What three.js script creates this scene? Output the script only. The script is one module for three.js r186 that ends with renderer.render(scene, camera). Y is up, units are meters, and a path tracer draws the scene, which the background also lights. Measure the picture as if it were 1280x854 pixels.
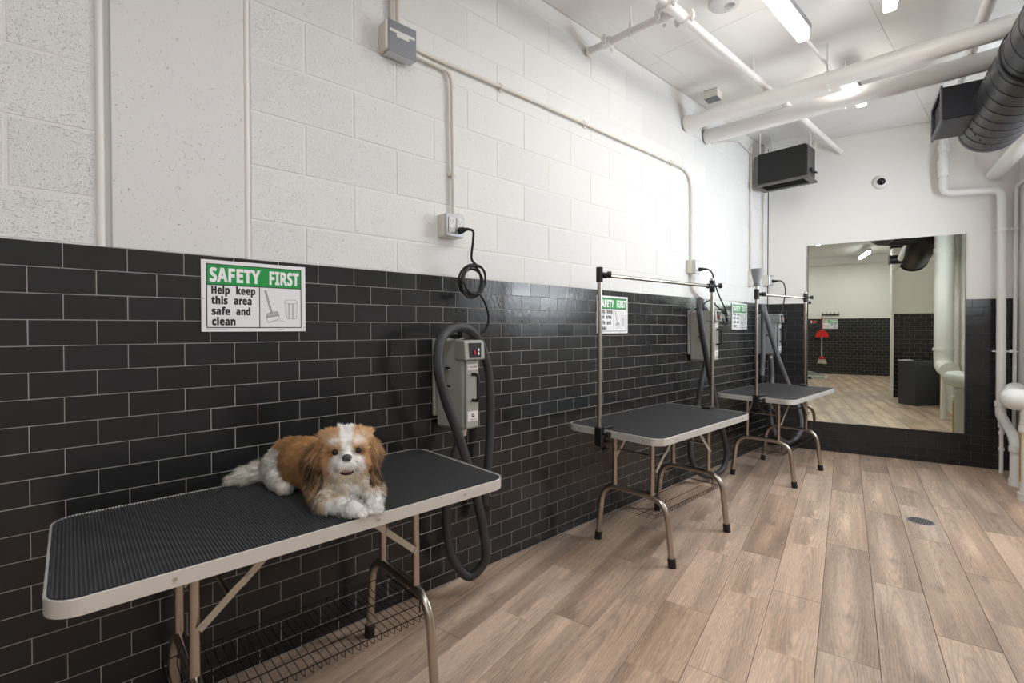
import * as THREE from 'three';
import { mergeGeometries, mergeVertices } from 'three/addons/utils/BufferGeometryUtils.js';
import { RoundedBoxGeometry } from 'three/addons/geometries/RoundedBoxGeometry.js';
import { MarchingCubes } from 'three/addons/objects/MarchingCubes.js';
import { RectAreaLightUniformsLib } from 'three/addons/lights/RectAreaLightUniformsLib.js';

// ---------------------------------------------------------------- camera, light, exposure
// World: the left wall is the plane x = 0, the room lies at x > 0, D = -z is the distance into the room.
const scene = new THREE.Scene();
scene.background = new THREE.Color(0x000000);
const F_PX = 601.54, IMG_W = 1280, IMG_H = 854;
const camera = new THREE.PerspectiveCamera(2 * Math.atan(IMG_H / 2 / F_PX) * 180 / Math.PI, IMG_W / IMG_H, 0.05, 60);
camera.position.set(1.9574, 1.2666, 0);
camera.rotation.order = 'YXZ';
camera.rotation.set(-0.0117, 0.8353, -0.002);
camera.setViewOffset(IMG_W, IMG_H, 8.527, 9.009, IMG_W, IMG_H);
camera.updateProjectionMatrix();
camera.updateMatrixWorld(true);
scene.add(camera);

const renderer = new THREE.WebGLRenderer({ antialias: true });
renderer.toneMapping = THREE.LinearToneMapping;
renderer.toneMappingExposure = 1.0;
renderer.shadowMap.enabled = true;
RectAreaLightUniformsLib.init();

const CEIL = 3.2;
const LAMP_POWER = 24;          // brightness of every tube light's face, as an area light
const LENS_GLOW = 11;            // the same face as the eye sees it
const LAMP_TINT = new THREE.Color(1.0, 0.955, 0.905), COOL_TINT = new THREE.Color(0.93, 0.965, 1.0);
const WINDOW_GLOW = 10;         // frosted window high on the right wall, outside the frame: its daylight draws the cord shadows and the shine on the tiles
// every batten lamp of the room: centre x, centre D, length, turn (radians about y), label, strength
const LAMPS = [
  [0.995, 2.72, 1.20, 0, 'lit white batten lamp at the photo top, left of another, ending before the thick pipes', 0.45],
  [1.02, 4.36, 0.56, 0, 'short lit batten lamp half hidden behind the two big white ceiling pipes', 0.8],
  [1.53, 2.78, 1.20, 0.218, 'lit batten lamp cut by the top edge of the photo, right of the other lamps', 2.9],
  [2.3, -3.1, 1.20, 0.218, 'lit batten lamp over the rear end of the room, behind the camera', 2.2],
  [3.9, -2.14, 1.20, 0.218, 'lit batten lamp over the rear half of the room, seen small in the mirror', 4.5],
  [2.15, 0.45, 1.20, 0.218, 'lit batten lamp overhead above the camera, outside the photo', 4.4],
];

// ---------------------------------------------------------------- helpers
const V = (x, y, D) => new THREE.Vector3(x, y, -D);
let seedState = 12345;
const rnd = () => { seedState = (seedState + 0x6d2b79f5) | 0; let t = Math.imul(seedState ^ (seedState >>> 15), 1 | seedState); t = (t + Math.imul(t ^ (t >>> 7), 61 | t)) ^ t; return ((t ^ (t >>> 14)) >>> 0) / 4294967296; };
const rr = (a, b) => a + (b - a) * rnd();
const taken = new Map();
const numbered = (n) => { const k = taken.get(n) || 0; taken.set(n, k + 1); return k ? n + '_' + String(k).padStart(3, '0') : n; };
const partCount = new WeakMap();
function partName(parent, n) {
  let m = partCount.get(parent); if (!m) { m = new Map(); partCount.set(parent, m); }
  const k = m.get(n) || 0; m.set(n, k + 1); return k ? n + '_' + String(k).padStart(3, '0') : n;
}
function thing(name, label, category, pos = V(0, 0, 0), turn = 0, group) {
  const o = new THREE.Group(); o.name = numbered(name); o.position.copy(pos); o.rotation.y = turn;
  o.userData = { label, category }; if (group) o.userData.group = group;
  scene.add(o); return o;
}
function struct(name) { const o = new THREE.Group(); o.name = name; o.userData = { kind: 'structure' }; scene.add(o); return o; }
function part(parent, name, geo, mat, label) {
  const g = Array.isArray(geo) ? merge(geo) : geo;
  const m = new THREE.Mesh(g, mat); m.name = partName(parent, name); m.castShadow = true; m.receiveShadow = true;
  if (label) m.userData.label = label;
  parent.add(m); return m;
}
function clean(g) {
  let q = g.index ? g.toNonIndexed() : g.clone();
  for (const k of Object.keys(q.attributes)) if (!['position', 'normal', 'uv'].includes(k)) q.deleteAttribute(k);
  if (!q.attributes.uv) q.setAttribute('uv', new THREE.BufferAttribute(new Float32Array(q.attributes.position.count * 2), 2));
  if (!q.attributes.normal) q.computeVertexNormals();
  return q;
}
const merge = (list) => list.length === 1 ? list[0] : mergeGeometries(list.map(clean));
// box by ranges (x, y, D)
function box(x0, x1, y0, y1, d0, d1, r = 0.002, seg = 1) {
  const w = x1 - x0, h = y1 - y0, d = d1 - d0;
  const rad = Math.min(r, w / 2.01, h / 2.01, d / 2.01);
  const g = rad > 0 ? new RoundedBoxGeometry(w, h, d, seg, rad) : new THREE.BoxGeometry(w, h, d);
  g.translate((x0 + x1) / 2, (y0 + y1) / 2, -(d0 + d1) / 2); return g;
}
// round bar between two points
function bar(a, b, r, seg = 14, r2 = r) {
  const dir = b.clone().sub(a), L = dir.length();
  const g = new THREE.CylinderGeometry(r2, r, L, seg); g.translate(0, L / 2, 0);
  g.applyQuaternion(new THREE.Quaternion().setFromUnitVectors(new THREE.Vector3(0, 1, 0), dir.normalize())); g.translate(a.x, a.y, a.z); return g;
}
// polyline with rounded corners
function bend(pts, R, n = 8) {
  const out = [pts[0].clone()];
  for (let i = 1; i < pts.length - 1; i++) {
    const a = pts[i - 1], b = pts[i], c = pts[i + 1];
    const u = a.clone().sub(b), v = c.clone().sub(b);
    const t = Math.min(R, u.length() * 0.49, v.length() * 0.49);
    const p = b.clone().add(u.setLength(t)), q = b.clone().add(v.setLength(t));
    for (let k = 0; k <= n; k++) { const s = k / n; out.push(p.clone().multiplyScalar((1 - s) * (1 - s)).add(b.clone().multiplyScalar(2 * s * (1 - s))).add(q.clone().multiplyScalar(s * s))); }
  }
  out.push(pts[pts.length - 1].clone()); return out;
}
const smoothPath = (pts, n) => new THREE.CatmullRomCurve3(pts, false, 'centripetal').getSpacedPoints(n);
// tube swept along points; radius may be a function of (index, arc length)
function tube(pts, r, seg = 12, caps = true) {
  const P = pts.filter((p, i) => i === 0 || p.distanceToSquared(pts[i - 1]) > 1e-10), n = P.length;
  const pos = [], nor = [], uv = [], idx = [];
  const T = P.map((p, i) => P[Math.min(i + 1, n - 1)].clone().sub(P[Math.max(i - 1, 0)]).normalize());
  let N = new THREE.Vector3(0, 1, 0); if (Math.abs(T[0].y) > 0.9) N.set(1, 0, 0);
  N.sub(T[0].clone().multiplyScalar(N.dot(T[0]))).normalize();
  let len = 0;
  for (let i = 0; i < n; i++) {
    if (i) { N.sub(T[i].clone().multiplyScalar(N.dot(T[i]))).normalize(); len += P[i].distanceTo(P[i - 1]); }
    const B = T[i].clone().cross(N), rad = typeof r === 'function' ? r(i, len) : r;
    for (let k = 0; k <= seg; k++) {
      const a = k / seg * Math.PI * 2, d = N.clone().multiplyScalar(Math.cos(a)).add(B.clone().multiplyScalar(Math.sin(a)));
      pos.push(P[i].x + d.x * rad, P[i].y + d.y * rad, P[i].z + d.z * rad); nor.push(d.x, d.y, d.z); uv.push(len, k / seg * 0.2);
    }
  }
  for (let i = 0; i < n - 1; i++) for (let k = 0; k < seg; k++) { const a = i * (seg + 1) + k, b = a + seg + 1; idx.push(a, a + 1, b, b, a + 1, b + 1); }
  if (caps) for (const e of [0, n - 1]) {
    const c = pos.length / 3, t = T[e].clone().multiplyScalar(e ? 1 : -1);
    pos.push(P[e].x, P[e].y, P[e].z); nor.push(t.x, t.y, t.z); uv.push(0, 0);
    for (let k = 0; k <= seg; k++) { const o = (e * (seg + 1) + k) * 3; pos.push(pos[o], pos[o + 1], pos[o + 2]); nor.push(t.x, t.y, t.z); uv.push(0, 0); }
    for (let k = 0; k < seg; k++) e ? idx.push(c, c + 1 + k, c + 2 + k) : idx.push(c, c + 2 + k, c + 1 + k);
  }
  const g = new THREE.BufferGeometry();
  g.setAttribute('position', new THREE.Float32BufferAttribute(pos, 3)); g.setAttribute('normal', new THREE.Float32BufferAttribute(nor, 3)); g.setAttribute('uv', new THREE.Float32BufferAttribute(uv, 2)); g.setIndex(idx);
  return g;
}
// chamfered slab: width along x, height along y, front face at z = 0, body behind it; its chamfer catches light
function slab(w, h, depth, c) {
  const pos = [], nor = [], uv = [];
  const quad = (a, b, d, e, n) => { for (const p of [a, b, d, a, d, e]) { pos.push(...p); nor.push(...n); uv.push(p[0], p[1]); } };
  const X = w / 2, Y = h / 2, x = X - c, y = Y - c, s = Math.SQRT1_2;
  quad([-x, -y, 0], [x, -y, 0], [x, y, 0], [-x, y, 0], [0, 0, 1]);
  quad([-X, -Y, -c], [X, -Y, -c], [x, -y, 0], [-x, -y, 0], [0, -s, s]);
  quad([-x, y, 0], [x, y, 0], [X, Y, -c], [-X, Y, -c], [0, s, s]);
  quad([-X, -Y, -c], [-x, -y, 0], [-x, y, 0], [-X, Y, -c], [-s, 0, s]);
  quad([x, -y, 0], [X, -Y, -c], [X, Y, -c], [x, y, 0], [s, 0, s]);
  quad([-X, -Y, -depth], [X, -Y, -depth], [X, -Y, -c], [-X, -Y, -c], [0, -1, 0]);
  quad([-X, Y, -c], [X, Y, -c], [X, Y, -depth], [-X, Y, -depth], [0, 1, 0]);
  quad([-X, -Y, -depth], [-X, -Y, -c], [-X, Y, -c], [-X, Y, -depth], [-1, 0, 0]);
  quad([X, -Y, -c], [X, -Y, -depth], [X, Y, -depth], [X, Y, -c], [1, 0, 0]);
  const g = new THREE.BufferGeometry();
  g.setAttribute('position', new THREE.Float32BufferAttribute(pos, 3)); g.setAttribute('normal', new THREE.Float32BufferAttribute(nor, 3)); g.setAttribute('uv', new THREE.Float32BufferAttribute(uv, 2));
  return g;
}
// rounded rectangle in the plane (x, D)
function roundRect(x0, x1, d0, d1, r, cls = THREE.Shape) {
  const s = new cls(); const y0 = d0, y1 = d1;
  s.moveTo(x0 + r, y0); s.lineTo(x1 - r, y0); s.absarc(x1 - r, y0 + r, r, -Math.PI / 2, 0); s.lineTo(x1, y1 - r); s.absarc(x1 - r, y1 - r, r, 0, Math.PI / 2);
  s.lineTo(x0 + r, y1); s.absarc(x0 + r, y1 - r, r, Math.PI / 2, Math.PI); s.lineTo(x0, y0 + r); s.absarc(x0 + r, y0 + r, r, Math.PI, Math.PI * 1.5); return s;
}
// a shape in (x, D) extruded upward from y0 to y1
function raise(shape, y0, y1, bevel = 0, seg = 8) {
  const g = new THREE.ExtrudeGeometry(shape, { depth: y1 - y0 - 2 * bevel, bevelEnabled: bevel > 0, bevelThickness: bevel, bevelSize: bevel, bevelOffset: -bevel, bevelSegments: 2, curveSegments: seg });
  g.rotateX(-Math.PI / 2); g.translate(0, y0 + bevel, 0); return g;   // shape y becomes -z = D
}
// value noise
const P_TAB = new Float32Array(65536); for (let i = 0; i < 65536; i++) P_TAB[i] = rnd();
function vnoise(x, y, px = 256, py = 256) {
  const xi = Math.floor(x), yi = Math.floor(y), fx = x - xi, fy = y - yi, u = fx * fx * (3 - 2 * fx), v = fy * fy * (3 - 2 * fy);
  const w = (a, b) => P_TAB[((((b % py) + py) % py) & 255) * 256 + ((((a % px) + px) % px) & 255)];
  return (w(xi, yi) * (1 - u) + w(xi + 1, yi) * u) * (1 - v) + (w(xi, yi + 1) * (1 - u) + w(xi + 1, yi + 1) * u) * v;
}
function tex(w, h, f, srgb = true, repeat = true) {
  const d = new Uint8Array(w * h * 4);
  for (let y = 0; y < h; y++) for (let x = 0; x < w; x++) { const c = f(x, y), o = (y * w + x) * 4; if (typeof c === 'number') { d[o] = d[o + 1] = d[o + 2] = Math.max(0, Math.min(255, c * 255)); } else for (let k = 0; k < 3; k++) d[o + k] = Math.max(0, Math.min(255, c[k])); d[o + 3] = 255; }
  const t = new THREE.DataTexture(d, w, h); t.magFilter = THREE.LinearFilter; t.minFilter = THREE.LinearMipmapLinearFilter; t.generateMipmaps = true;
  if (repeat) t.wrapS = t.wrapT = THREE.RepeatWrapping; if (srgb) t.colorSpace = THREE.SRGBColorSpace; t.needsUpdate = true; return t;
}
const mat = (o) => new THREE.MeshStandardMaterial(o);
const hex = (h) => new THREE.Color(h);
const project = (p) => { const q = p.clone().project(camera); return [(q.x * 0.5 + 0.5) * IMG_W, (0.5 - q.y * 0.5) * IMG_H, q.z]; };
const inFrame = (p, m = 20) => { const [x, y, z] = project(p); return z < 1 && x > -m && x < IMG_W + m && y > -m && y < IMG_H + m; };

// ---------------------------------------------------------------- materials
// painted block: fine sand relief with scattered pits
const blockBump = tex(1024, 1024, (x, y) => {
  let v = 0.66 + 0.20 * (vnoise(x / 3.2, y / 3.2, 256, 256) - 0.5) + 0.12 * (vnoise(x / 9, y / 9, 114, 114) - 0.5);
  const patch = vnoise(x / 70 + 9, y / 70 + 3, 15, 15), pit = vnoise(x / 5 + 31, y / 4 + 77, 205, 256), big = vnoise(x / 10 + 11, y / 8 + 7, 103, 128);
  if (pit > 0.88 - 0.14 * Math.max(0, patch - 0.4)) v -= 0.45; if (big > 0.955 - 0.06 * patch) v -= 0.5; return v;
}, false);
blockBump.repeat.set(1 / 0.62, 1 / 0.62);
const M = {};
M.block = [0xe9e9e7, 0xe7e7e6, 0xebebe9].map((c) => mat({ color: c, roughness: 0.62, bumpMap: blockBump, bumpScale: 0.0040 }));
M.mortarWhite = mat({ color: 0xeae9e6, roughness: 0.7, bumpMap: blockBump, bumpScale: 0.001 });
const plasterBump = tex(512, 512, (x, y) => 0.5 + 0.2 * (vnoise(x / 16, y / 16, 32, 32) - 0.5) + 0.12 * (vnoise(x / 3, y / 3, 171, 171) - 0.5), false);
M.plaster = mat({ color: 0xe9e6e1, roughness: 0.6, bumpMap: plasterBump, bumpScale: 0.0006 });
const concreteBump = tex(1024, 1024, (x, y) => {
  let v = 0.7 + 0.08 * (vnoise(x / 30, y / 30, 34, 34) - 0.5);
  const pit = vnoise(x / 6 + 5, y / 6 + 9, 171, 171), patch = vnoise(x / 90 + 2, y / 90, 12, 12);
  if (pit > 0.955 - 0.04 * patch) v -= 0.6; return v;
}, false);
concreteBump.repeat.set(1.6, 1.6);
M.concrete = mat({ color: 0xe4e3e2, roughness: 0.55, bumpMap: concreteBump, bumpScale: 0.004 });
M.ceiling = mat({ color: 0xecebe9, roughness: 0.75, bumpMap: plasterBump, bumpScale: 0.0008 });
M.gap = mat({ color: 0xd8d6d3, roughness: 0.9 });
M.caulk = mat({ color: 0xebe9e4, roughness: 0.5 });
const tileBump = tex(512, 512, (x, y) => 0.5 + 0.5 * (vnoise(x / 22, y / 40, 23, 13) - 0.5) + 0.10 * (vnoise(x / 4, y / 4, 128, 128) - 0.5), false);
tileBump.repeat.set(4, 4);
M.tile = [0x202122, 0x222224, 0x1f2021].map((c, i) => mat({ color: c, roughness: 0.2 + i * 0.025, bumpMap: tileBump, bumpScale: 0.0005 }));
M.groutDark = mat({ color: 0x55524f, roughness: 0.85 });
M.grout = mat({ color: 0xa8a39d, roughness: 0.85 });
M.chrome = mat({ color: 0xb9b2a8, roughness: 0.26, metalness: 1 });
M.nickel = mat({ color: 0xb9aea2, roughness: 0.28, metalness: 1 });
M.aluminium = mat({ color: 0xdfdcd7, roughness: 0.36, metalness: 0.45 });
M.zinc = mat({ color: 0xc4beb0, roughness: 0.42, metalness: 0.75 });
M.blackPlastic = mat({ color: 0x151515, roughness: 0.45 });
M.rubber = mat({ color: 0x1a1a1b, roughness: 0.75 });
M.wire = mat({ color: 0x1b1a19, roughness: 0.4, metalness: 0.5 });
M.whitePaint = mat({ color: 0xebe9e6, roughness: 0.38 });
M.whitePlastic = mat({ color: 0xe8e7e4, roughness: 0.3 });
M.beigePaint = mat({ color: 0xe0dad0, roughness: 0.5 });
M.grayMetal = mat({ color: 0x8f9196, roughness: 0.4, metalness: 0.6 });
M.steelPlate = mat({ color: 0xbfc0c2, roughness: 0.35, metalness: 0.8 });
M.darkMetal = mat({ color: 0x242424, roughness: 0.45, metalness: 0.3 });
M.ductBlack = mat({ color: 0x202024, roughness: 0.34, metalness: 0.45 });
M.ductSeam = mat({ color: 0x18181a, roughness: 0.5, metalness: 0.3 });
M.dryer = mat({ color: 0x9ea097, roughness: 0.42 });
M.label = mat({ color: 0xe4e2de, roughness: 0.4 });
M.red = mat({ color: 0xc8141c, roughness: 0.4 });
M.yellow = mat({ color: 0xe0b41c, roughness: 0.5 });
M.lens = new THREE.MeshStandardMaterial({ color: 0xffffff, emissive: LAMP_TINT, emissiveIntensity: LENS_GLOW, roughness: 0.5 });
M.lensCool = new THREE.MeshStandardMaterial({ color: 0xffffff, emissive: COOL_TINT, emissiveIntensity: LENS_GLOW, roughness: 0.5 });
M.hose = mat({ color: 0x363638, roughness: 0.5 });
M.hoseGrey = mat({ color: 0x6d6e71, roughness: 0.5 });
M.cord = mat({ color: 0x0f0f10, roughness: 0.45 });

// wood-look planks: each variant has its own grain
function woodTexture(k) {
  const w = 1024, h = 176, ox = k * 37.3, oy = k * 91.7;
  const tone = [[196, 171, 148], [188, 162, 139], [201, 178, 155], [182, 159, 137], [194, 168, 143], [188, 167, 146], [199, 174, 151], [184, 162, 141]][k];
  const cy = 0.5 + 0.35 * (((k * 7919) % 97) / 97 - 0.5), cx = ((k * 5081) % 89) / 89;
  return tex(w, h, (x, y) => {
    const u = x / w * 5.8, v = y / h;                                  // u in plank widths
    const bow = 0.10 * (vnoise(u * 0.5 + ox, v * 1.3 + oy) - 0.5) + 0.030 * (vnoise(u * 1.6 + ox, v * 4 + oy + 20) - 0.5) + 0.008 * (vnoise(u * 6 + ox, v * 14 + oy + 9) - 0.5);
    const d = Math.sqrt(Math.pow((v - cy + bow) * 3.2, 2) + Math.pow((u - cx * 5.8) * 0.21, 2) + 0.01);
    const rings = Math.pow(0.5 + 0.5 * Math.sin(d * 40 + 5 * vnoise(u * 0.4 + ox + 60, v * 2 + oy)), 3) * (0.35 + 1.1 * vnoise(u * 0.8 + ox + 80, v * 3 + oy + 11));
    const fine = vnoise(u * 7 + ox, v * 90 + oy) - 0.5, streak = vnoise(u * 0.55 + ox + 40, v * 13 + oy) - 0.5, broad = vnoise(u * 0.45 + ox + 7, v * 2.4 + oy + 5) - 0.5;
    const pore = Math.max(0, vnoise(u * 16 + ox, v * 130 + oy) - 0.72) * 1.4;
    const q = 1.0 - 0.085 * rings + 0.14 * fine + 0.15 * streak + 0.26 * broad - 0.18 * pore;
    const kn = Math.exp(-(Math.pow((u - 2.9 + cx * 2) * 3.0, 2) + Math.pow((v - 1 + cy) * 5.5, 2)) * 1.6) * (k % 2 ? 0.16 : 0.05);
    const t = q - kn; return [tone[0] * t, tone[1] * (t - 0.012 + 0.02 * broad), tone[2] * (t - 0.03 * rings * 0.4 + 0.05 * broad)];
  }, true, true);
}
M.plank = []; for (let k = 0; k < 8; k++) { const t = woodTexture(k); t.repeat.set(1 / 1.15, 1 / 0.198); t.center.set(0, 0); M.plank.push(mat({ map: t, roughness: 0.42, bumpMap: t, bumpScale: 0.0006 })); }
M.floorJoint = mat({ color: 0x5a4a40, roughness: 0.9 });
const matBump = tex(256, 256, (x, y) => 0.5 + 0.3 * (vnoise(x / 3, y / 3, 85, 85) - 0.5), false); matBump.repeat.set(8, 8);
M.matTop = mat({ color: 0x454547, roughness: 0.5, bumpMap: matBump, bumpScale: 0.0004 });

// ---------------------------------------------------------------- the room
const SK = 0.2824, DB = 5.6162;
const CAM = new THREE.Vector2(1.9574, 0);
// the back wall stands askew: s runs along it from the left corner, off is the distance in front of it
const onBack = (s, off, y) => V(s * Math.cos(SK) + off * Math.sin(SK), y, DB + s * Math.sin(SK) - off * Math.cos(SK));
// room frame seen from the camera's foot: a along the back wall, n toward it
const AN = (a, n, y, t = SK) => V(CAM.x + a * Math.cos(t) - n * Math.sin(t), y, a * Math.sin(t) + n * Math.cos(t));
const N_BACK = 5.939, N_FRONT = -4.1, S_RIGHT = 1.92;
const cornerBR = onBack(S_RIGHT, 0, 0);
const RW = 20.5 * Math.PI / 180;
const onRight = (d, off, y) => new THREE.Vector3(cornerBR.x + d * Math.sin(RW) - off * Math.cos(RW), y, cornerBR.z + d * Math.cos(RW) + off * Math.sin(RW));
const rightLen = (N_BACK - N_FRONT) / (Math.cos(RW) * Math.cos(SK) + Math.sin(RW) * Math.sin(SK));
const cornerFL = AN(-3.229, N_FRONT, 0), cornerFR = onRight(rightLen, 0, 0), cornerBL = V(0, 0, DB);
const TILE_TOP = 1.526, ROW = 0.0775, TL = 0.1527, ROW0 = 1.5284, GAPT = 0.0023;

// oriented box: from point a along u (unit, horizontal) for length, thickness behind (toward -n), height range
function wallBox(a, u, len, y0, y1, front, back, n) {
  const g = new THREE.BoxGeometry(len, y1 - y0, back - front);
  const m = new THREE.Matrix4().makeBasis(u, new THREE.Vector3(0, 1, 0), n);
  g.translate(len / 2, (y0 + y1) / 2, -(front + back) / 2); g.applyMatrix4(m); g.translate(a.x, 0, a.z); return g;
}
const tileSlabs = new Map();
const tileGeo = (w, h) => { const k = w.toFixed(4) + '|' + h.toFixed(4); if (!tileSlabs.has(k)) tileSlabs.set(k, slab(w, h, 0.0085, 0.0009)); return tileSlabs.get(k); };
// tiles of one wall: origin a, direction u, normal n; phase = position of an even-row joint
function tiling(wall, a, u, n, len, phase, limit, skip, startAt = 0) {
  const cells = [];
  for (let row = 0; row < 20; row++) {
    const top = Math.min(TILE_TOP - 0.0012, ROW0 - row * ROW - GAPT / 2), bot = Math.max(0.004, ROW0 - (row + 1) * ROW + GAPT / 2);
    const off = phase + (row % 2 ? TL / 2 : 0), i0 = Math.floor((startAt - off) / TL), i1 = Math.ceil((len - off) / TL);
    for (let i = i0; i < i1; i++) {
      const x0 = Math.max(startAt + 0.001, off + i * TL + GAPT / 2), x1 = Math.min(len - 0.001, off + (i + 1) * TL - GAPT / 2);
      if (x1 - x0 < 0.008) continue;
      if (skip && skip((x0 + x1) / 2, (top + bot) / 2)) continue;
      const c = new THREE.Vector3(a.x + u.x * (x0 + x1) / 2, (top + bot) / 2, a.z + u.z * (x0 + x1) / 2);
      const p = project(c), e0 = project(new THREE.Vector3(a.x + u.x * x0, top, a.z + u.z * x0)), e1 = project(new THREE.Vector3(a.x + u.x * x1, bot, a.z + u.z * x1));
      const vis = inFrame(c, 30), d = c.distanceTo(camera.position);
      cells.push({ x0, x1, top, bot, c, area: vis ? Math.abs((e1[0] - e0[0]) * (e1[1] - e0[1])) : -d });
    }
  }
  cells.sort((p, q) => q.area - p.area);
  const rest = [], basis = new THREE.Matrix4().makeBasis(u, new THREE.Vector3(0, 1, 0), n), q0 = new THREE.Quaternion().setFromRotationMatrix(basis);
  cells.forEach((t, k) => {
    const g = tileGeo(Math.round((t.x1 - t.x0) * 2e4) / 2e4, Math.round((t.top - t.bot) * 2e4) / 2e4);
    const q = q0.clone().multiply(new THREE.Quaternion().setFromEuler(new THREE.Euler(rr(-1, 1) * 0.0035, rr(-1, 1) * 0.0035, 0)));
    const pos = t.c.clone().addScaledVector(n, rr(-0.0003, 0.0003));
    if (k < limit && t.area > 40) { const m = part(wall, 'tile', g, M.tile[Math.floor(rnd() * 3)]); m.position.copy(pos); m.quaternion.copy(q); }
    else { const h = g.clone(); h.applyMatrix4(new THREE.Matrix4().compose(pos, q, new THREE.Vector3(1, 1, 1))); rest.push(h); }
  });
  if (rest.length) { const m = part(wall, 'tile_field', mergeGeometries(rest), M.tile[1]); m.userData.kind = 'stuff'; }
}
// --- left wall: tiled wainscot below, painted concrete block above, a flush concrete column
{
  const w = struct('wall_left'), u = new THREE.Vector3(0, 0, -1), n = new THREE.Vector3(1, 0, 0), D0 = -4.835;
  const a = V(0, 0, D0);
  const G = (d0, d1, y0, y1, f, b) => wallBox(V(0, 0, d0), u, d1 - d0, y0, y1, f, b, n);
  part(w, 'grout', G(D0, DB + 0.004, 0, TILE_TOP, 0.0011, 0.2), M.grout);
  part(w, 'mortar', [G(D0, 0.085, TILE_TOP, CEIL, 0.0100, 0.2), G(0.505, DB + 0.004, TILE_TOP, CEIL, 0.0100, 0.2), G(0.085, 0.30, TILE_TOP, CEIL, 0.026, 0.2), G(0.30, 0.505, TILE_TOP, CEIL, 0.0135, 0.2)], M.mortarWhite);
  tiling(w, a, u, n, DB - D0, -0.0138 - D0, 300, null);
  const colm = part(w, 'concrete_column', box(-0.19, -0.004, TILE_TOP, CEIL, 0.102, 0.4835, 0.004), M.concrete);
  {
    const uvp = colm.geometry.attributes.uv, pp = colm.geometry.attributes.position; for (let i = 0; i < pp.count; i++) uvp.setXY(i, -pp.getZ(i), pp.getY(i));
  }
  part(w, 'sealant_bead', [bar(V(-0.010, TILE_TOP, 0.075), V(-0.010, CEIL, 0.075), 0.0115, 12), bar(V(-0.0125, TILE_TOP, 0.493), V(-0.0125, CEIL, 0.493), 0.0100, 12)], M.caulk);
  const blocks = [], C0 = 0.7035, BL = 0.4064, H = 0.2032, JW = 0.008;
  for (let k = 3; k >= -5; k--) {
    const yb = Math.max(TILE_TOP + 0.004, 2.2844 - H * (k + 1) + 0.004), yt = Math.min(CEIL, 2.2844 - H * k - 0.004);
    if (yt - yb < 0.02) continue;
    const odd = ((k % 2) + 2) % 2 === 0 ? H : 0;
    for (let i = -16; i < 14; i++) {
      let d0 = C0 + odd + i * BL + JW / 2, d1 = C0 + odd + (i + 1) * BL - JW / 2;
      const spans = [];
      if (d1 < 0.06 + BL && d0 < 0.06) {   // behind the column the bond has its own phase
        const ph = -0.130 + (odd ? 0 : H) + Math.round((d0 - (-0.130)) / BL) * BL; d0 = ph + JW / 2; d1 = ph + BL - JW / 2; spans.push([Math.max(d0, D0), Math.min(d1, 0.062)]);
      }
      else spans.push([Math.max(d0, 0.507), Math.min(d1, DB - 0.001)]);
      for (const [p, q] of spans) if (q - p > 0.02) blocks.push([p, q, yb, yt]);
    }
  }
  const rest = [];
  const seen = new Set();
  for (const [p, q, yb, yt] of blocks) {
    const key = p.toFixed(2) + yb.toFixed(2); if (seen.has(key)) continue; seen.add(key);
    const g = slab(q - p, yt - yb, 0.012, 0.0018), uvA = g.attributes.uv; const ox = rr(0, 5), oy = rr(0, 5);
    for (let i = 0; i < uvA.count; i++) uvA.setXY(i, uvA.getX(i) + ox, uvA.getY(i) + oy);
    const c = V(-0.008 + rr(-0.0007, 0.0007), (yb + yt) / 2, (p + q) / 2);
    const corners = [V(0, yb, p), V(0, yt, q), V(0, yt, p), V(0, yb, q)];
    const rot = new THREE.Quaternion().setFromRotationMatrix(new THREE.Matrix4().makeBasis(u, new THREE.Vector3(0, 1, 0), n)).multiply(new THREE.Quaternion().setFromEuler(new THREE.Euler(rr(-1, 1) * 0.002, rr(-1, 1) * 0.002, 0)));
    if (corners.some((v) => inFrame(v, 5))) { const m = part(w, 'block', g, M.block[Math.floor(rnd() * 3)]); m.position.copy(c); m.quaternion.copy(rot); }
    else { g.applyMatrix4(new THREE.Matrix4().compose(c, rot, new THREE.Vector3(1, 1, 1))); rest.push(g); }
  }
  if (rest.length) part(w, 'block_field', mergeGeometries(rest), M.block[0]).userData.kind = 'stuff';
}
// --- back wall with the mirror
{
  const w = struct('wall_back'), u = new THREE.Vector3(Math.cos(SK), 0, -Math.sin(SK)), n = new THREE.Vector3(Math.sin(SK), 0, Math.cos(SK));
  part(w, 'plaster', wallBox(cornerBL, u, S_RIGHT + 0.3, TILE_TOP, CEIL, 0.006, 0.2, n), M.plaster);
  part(w, 'grout', wallBox(cornerBL, u, S_RIGHT + 0.3, 0, TILE_TOP, 0.0011, 0.2, n), M.groutDark);
  tiling(w, cornerBL, u, n, S_RIGHT - 0.001, 1.6263, 300, (s, y) => s > 0.45 && s < 1.5 && y > 0.36 && y < 1.6, 0.004);
}
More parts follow.
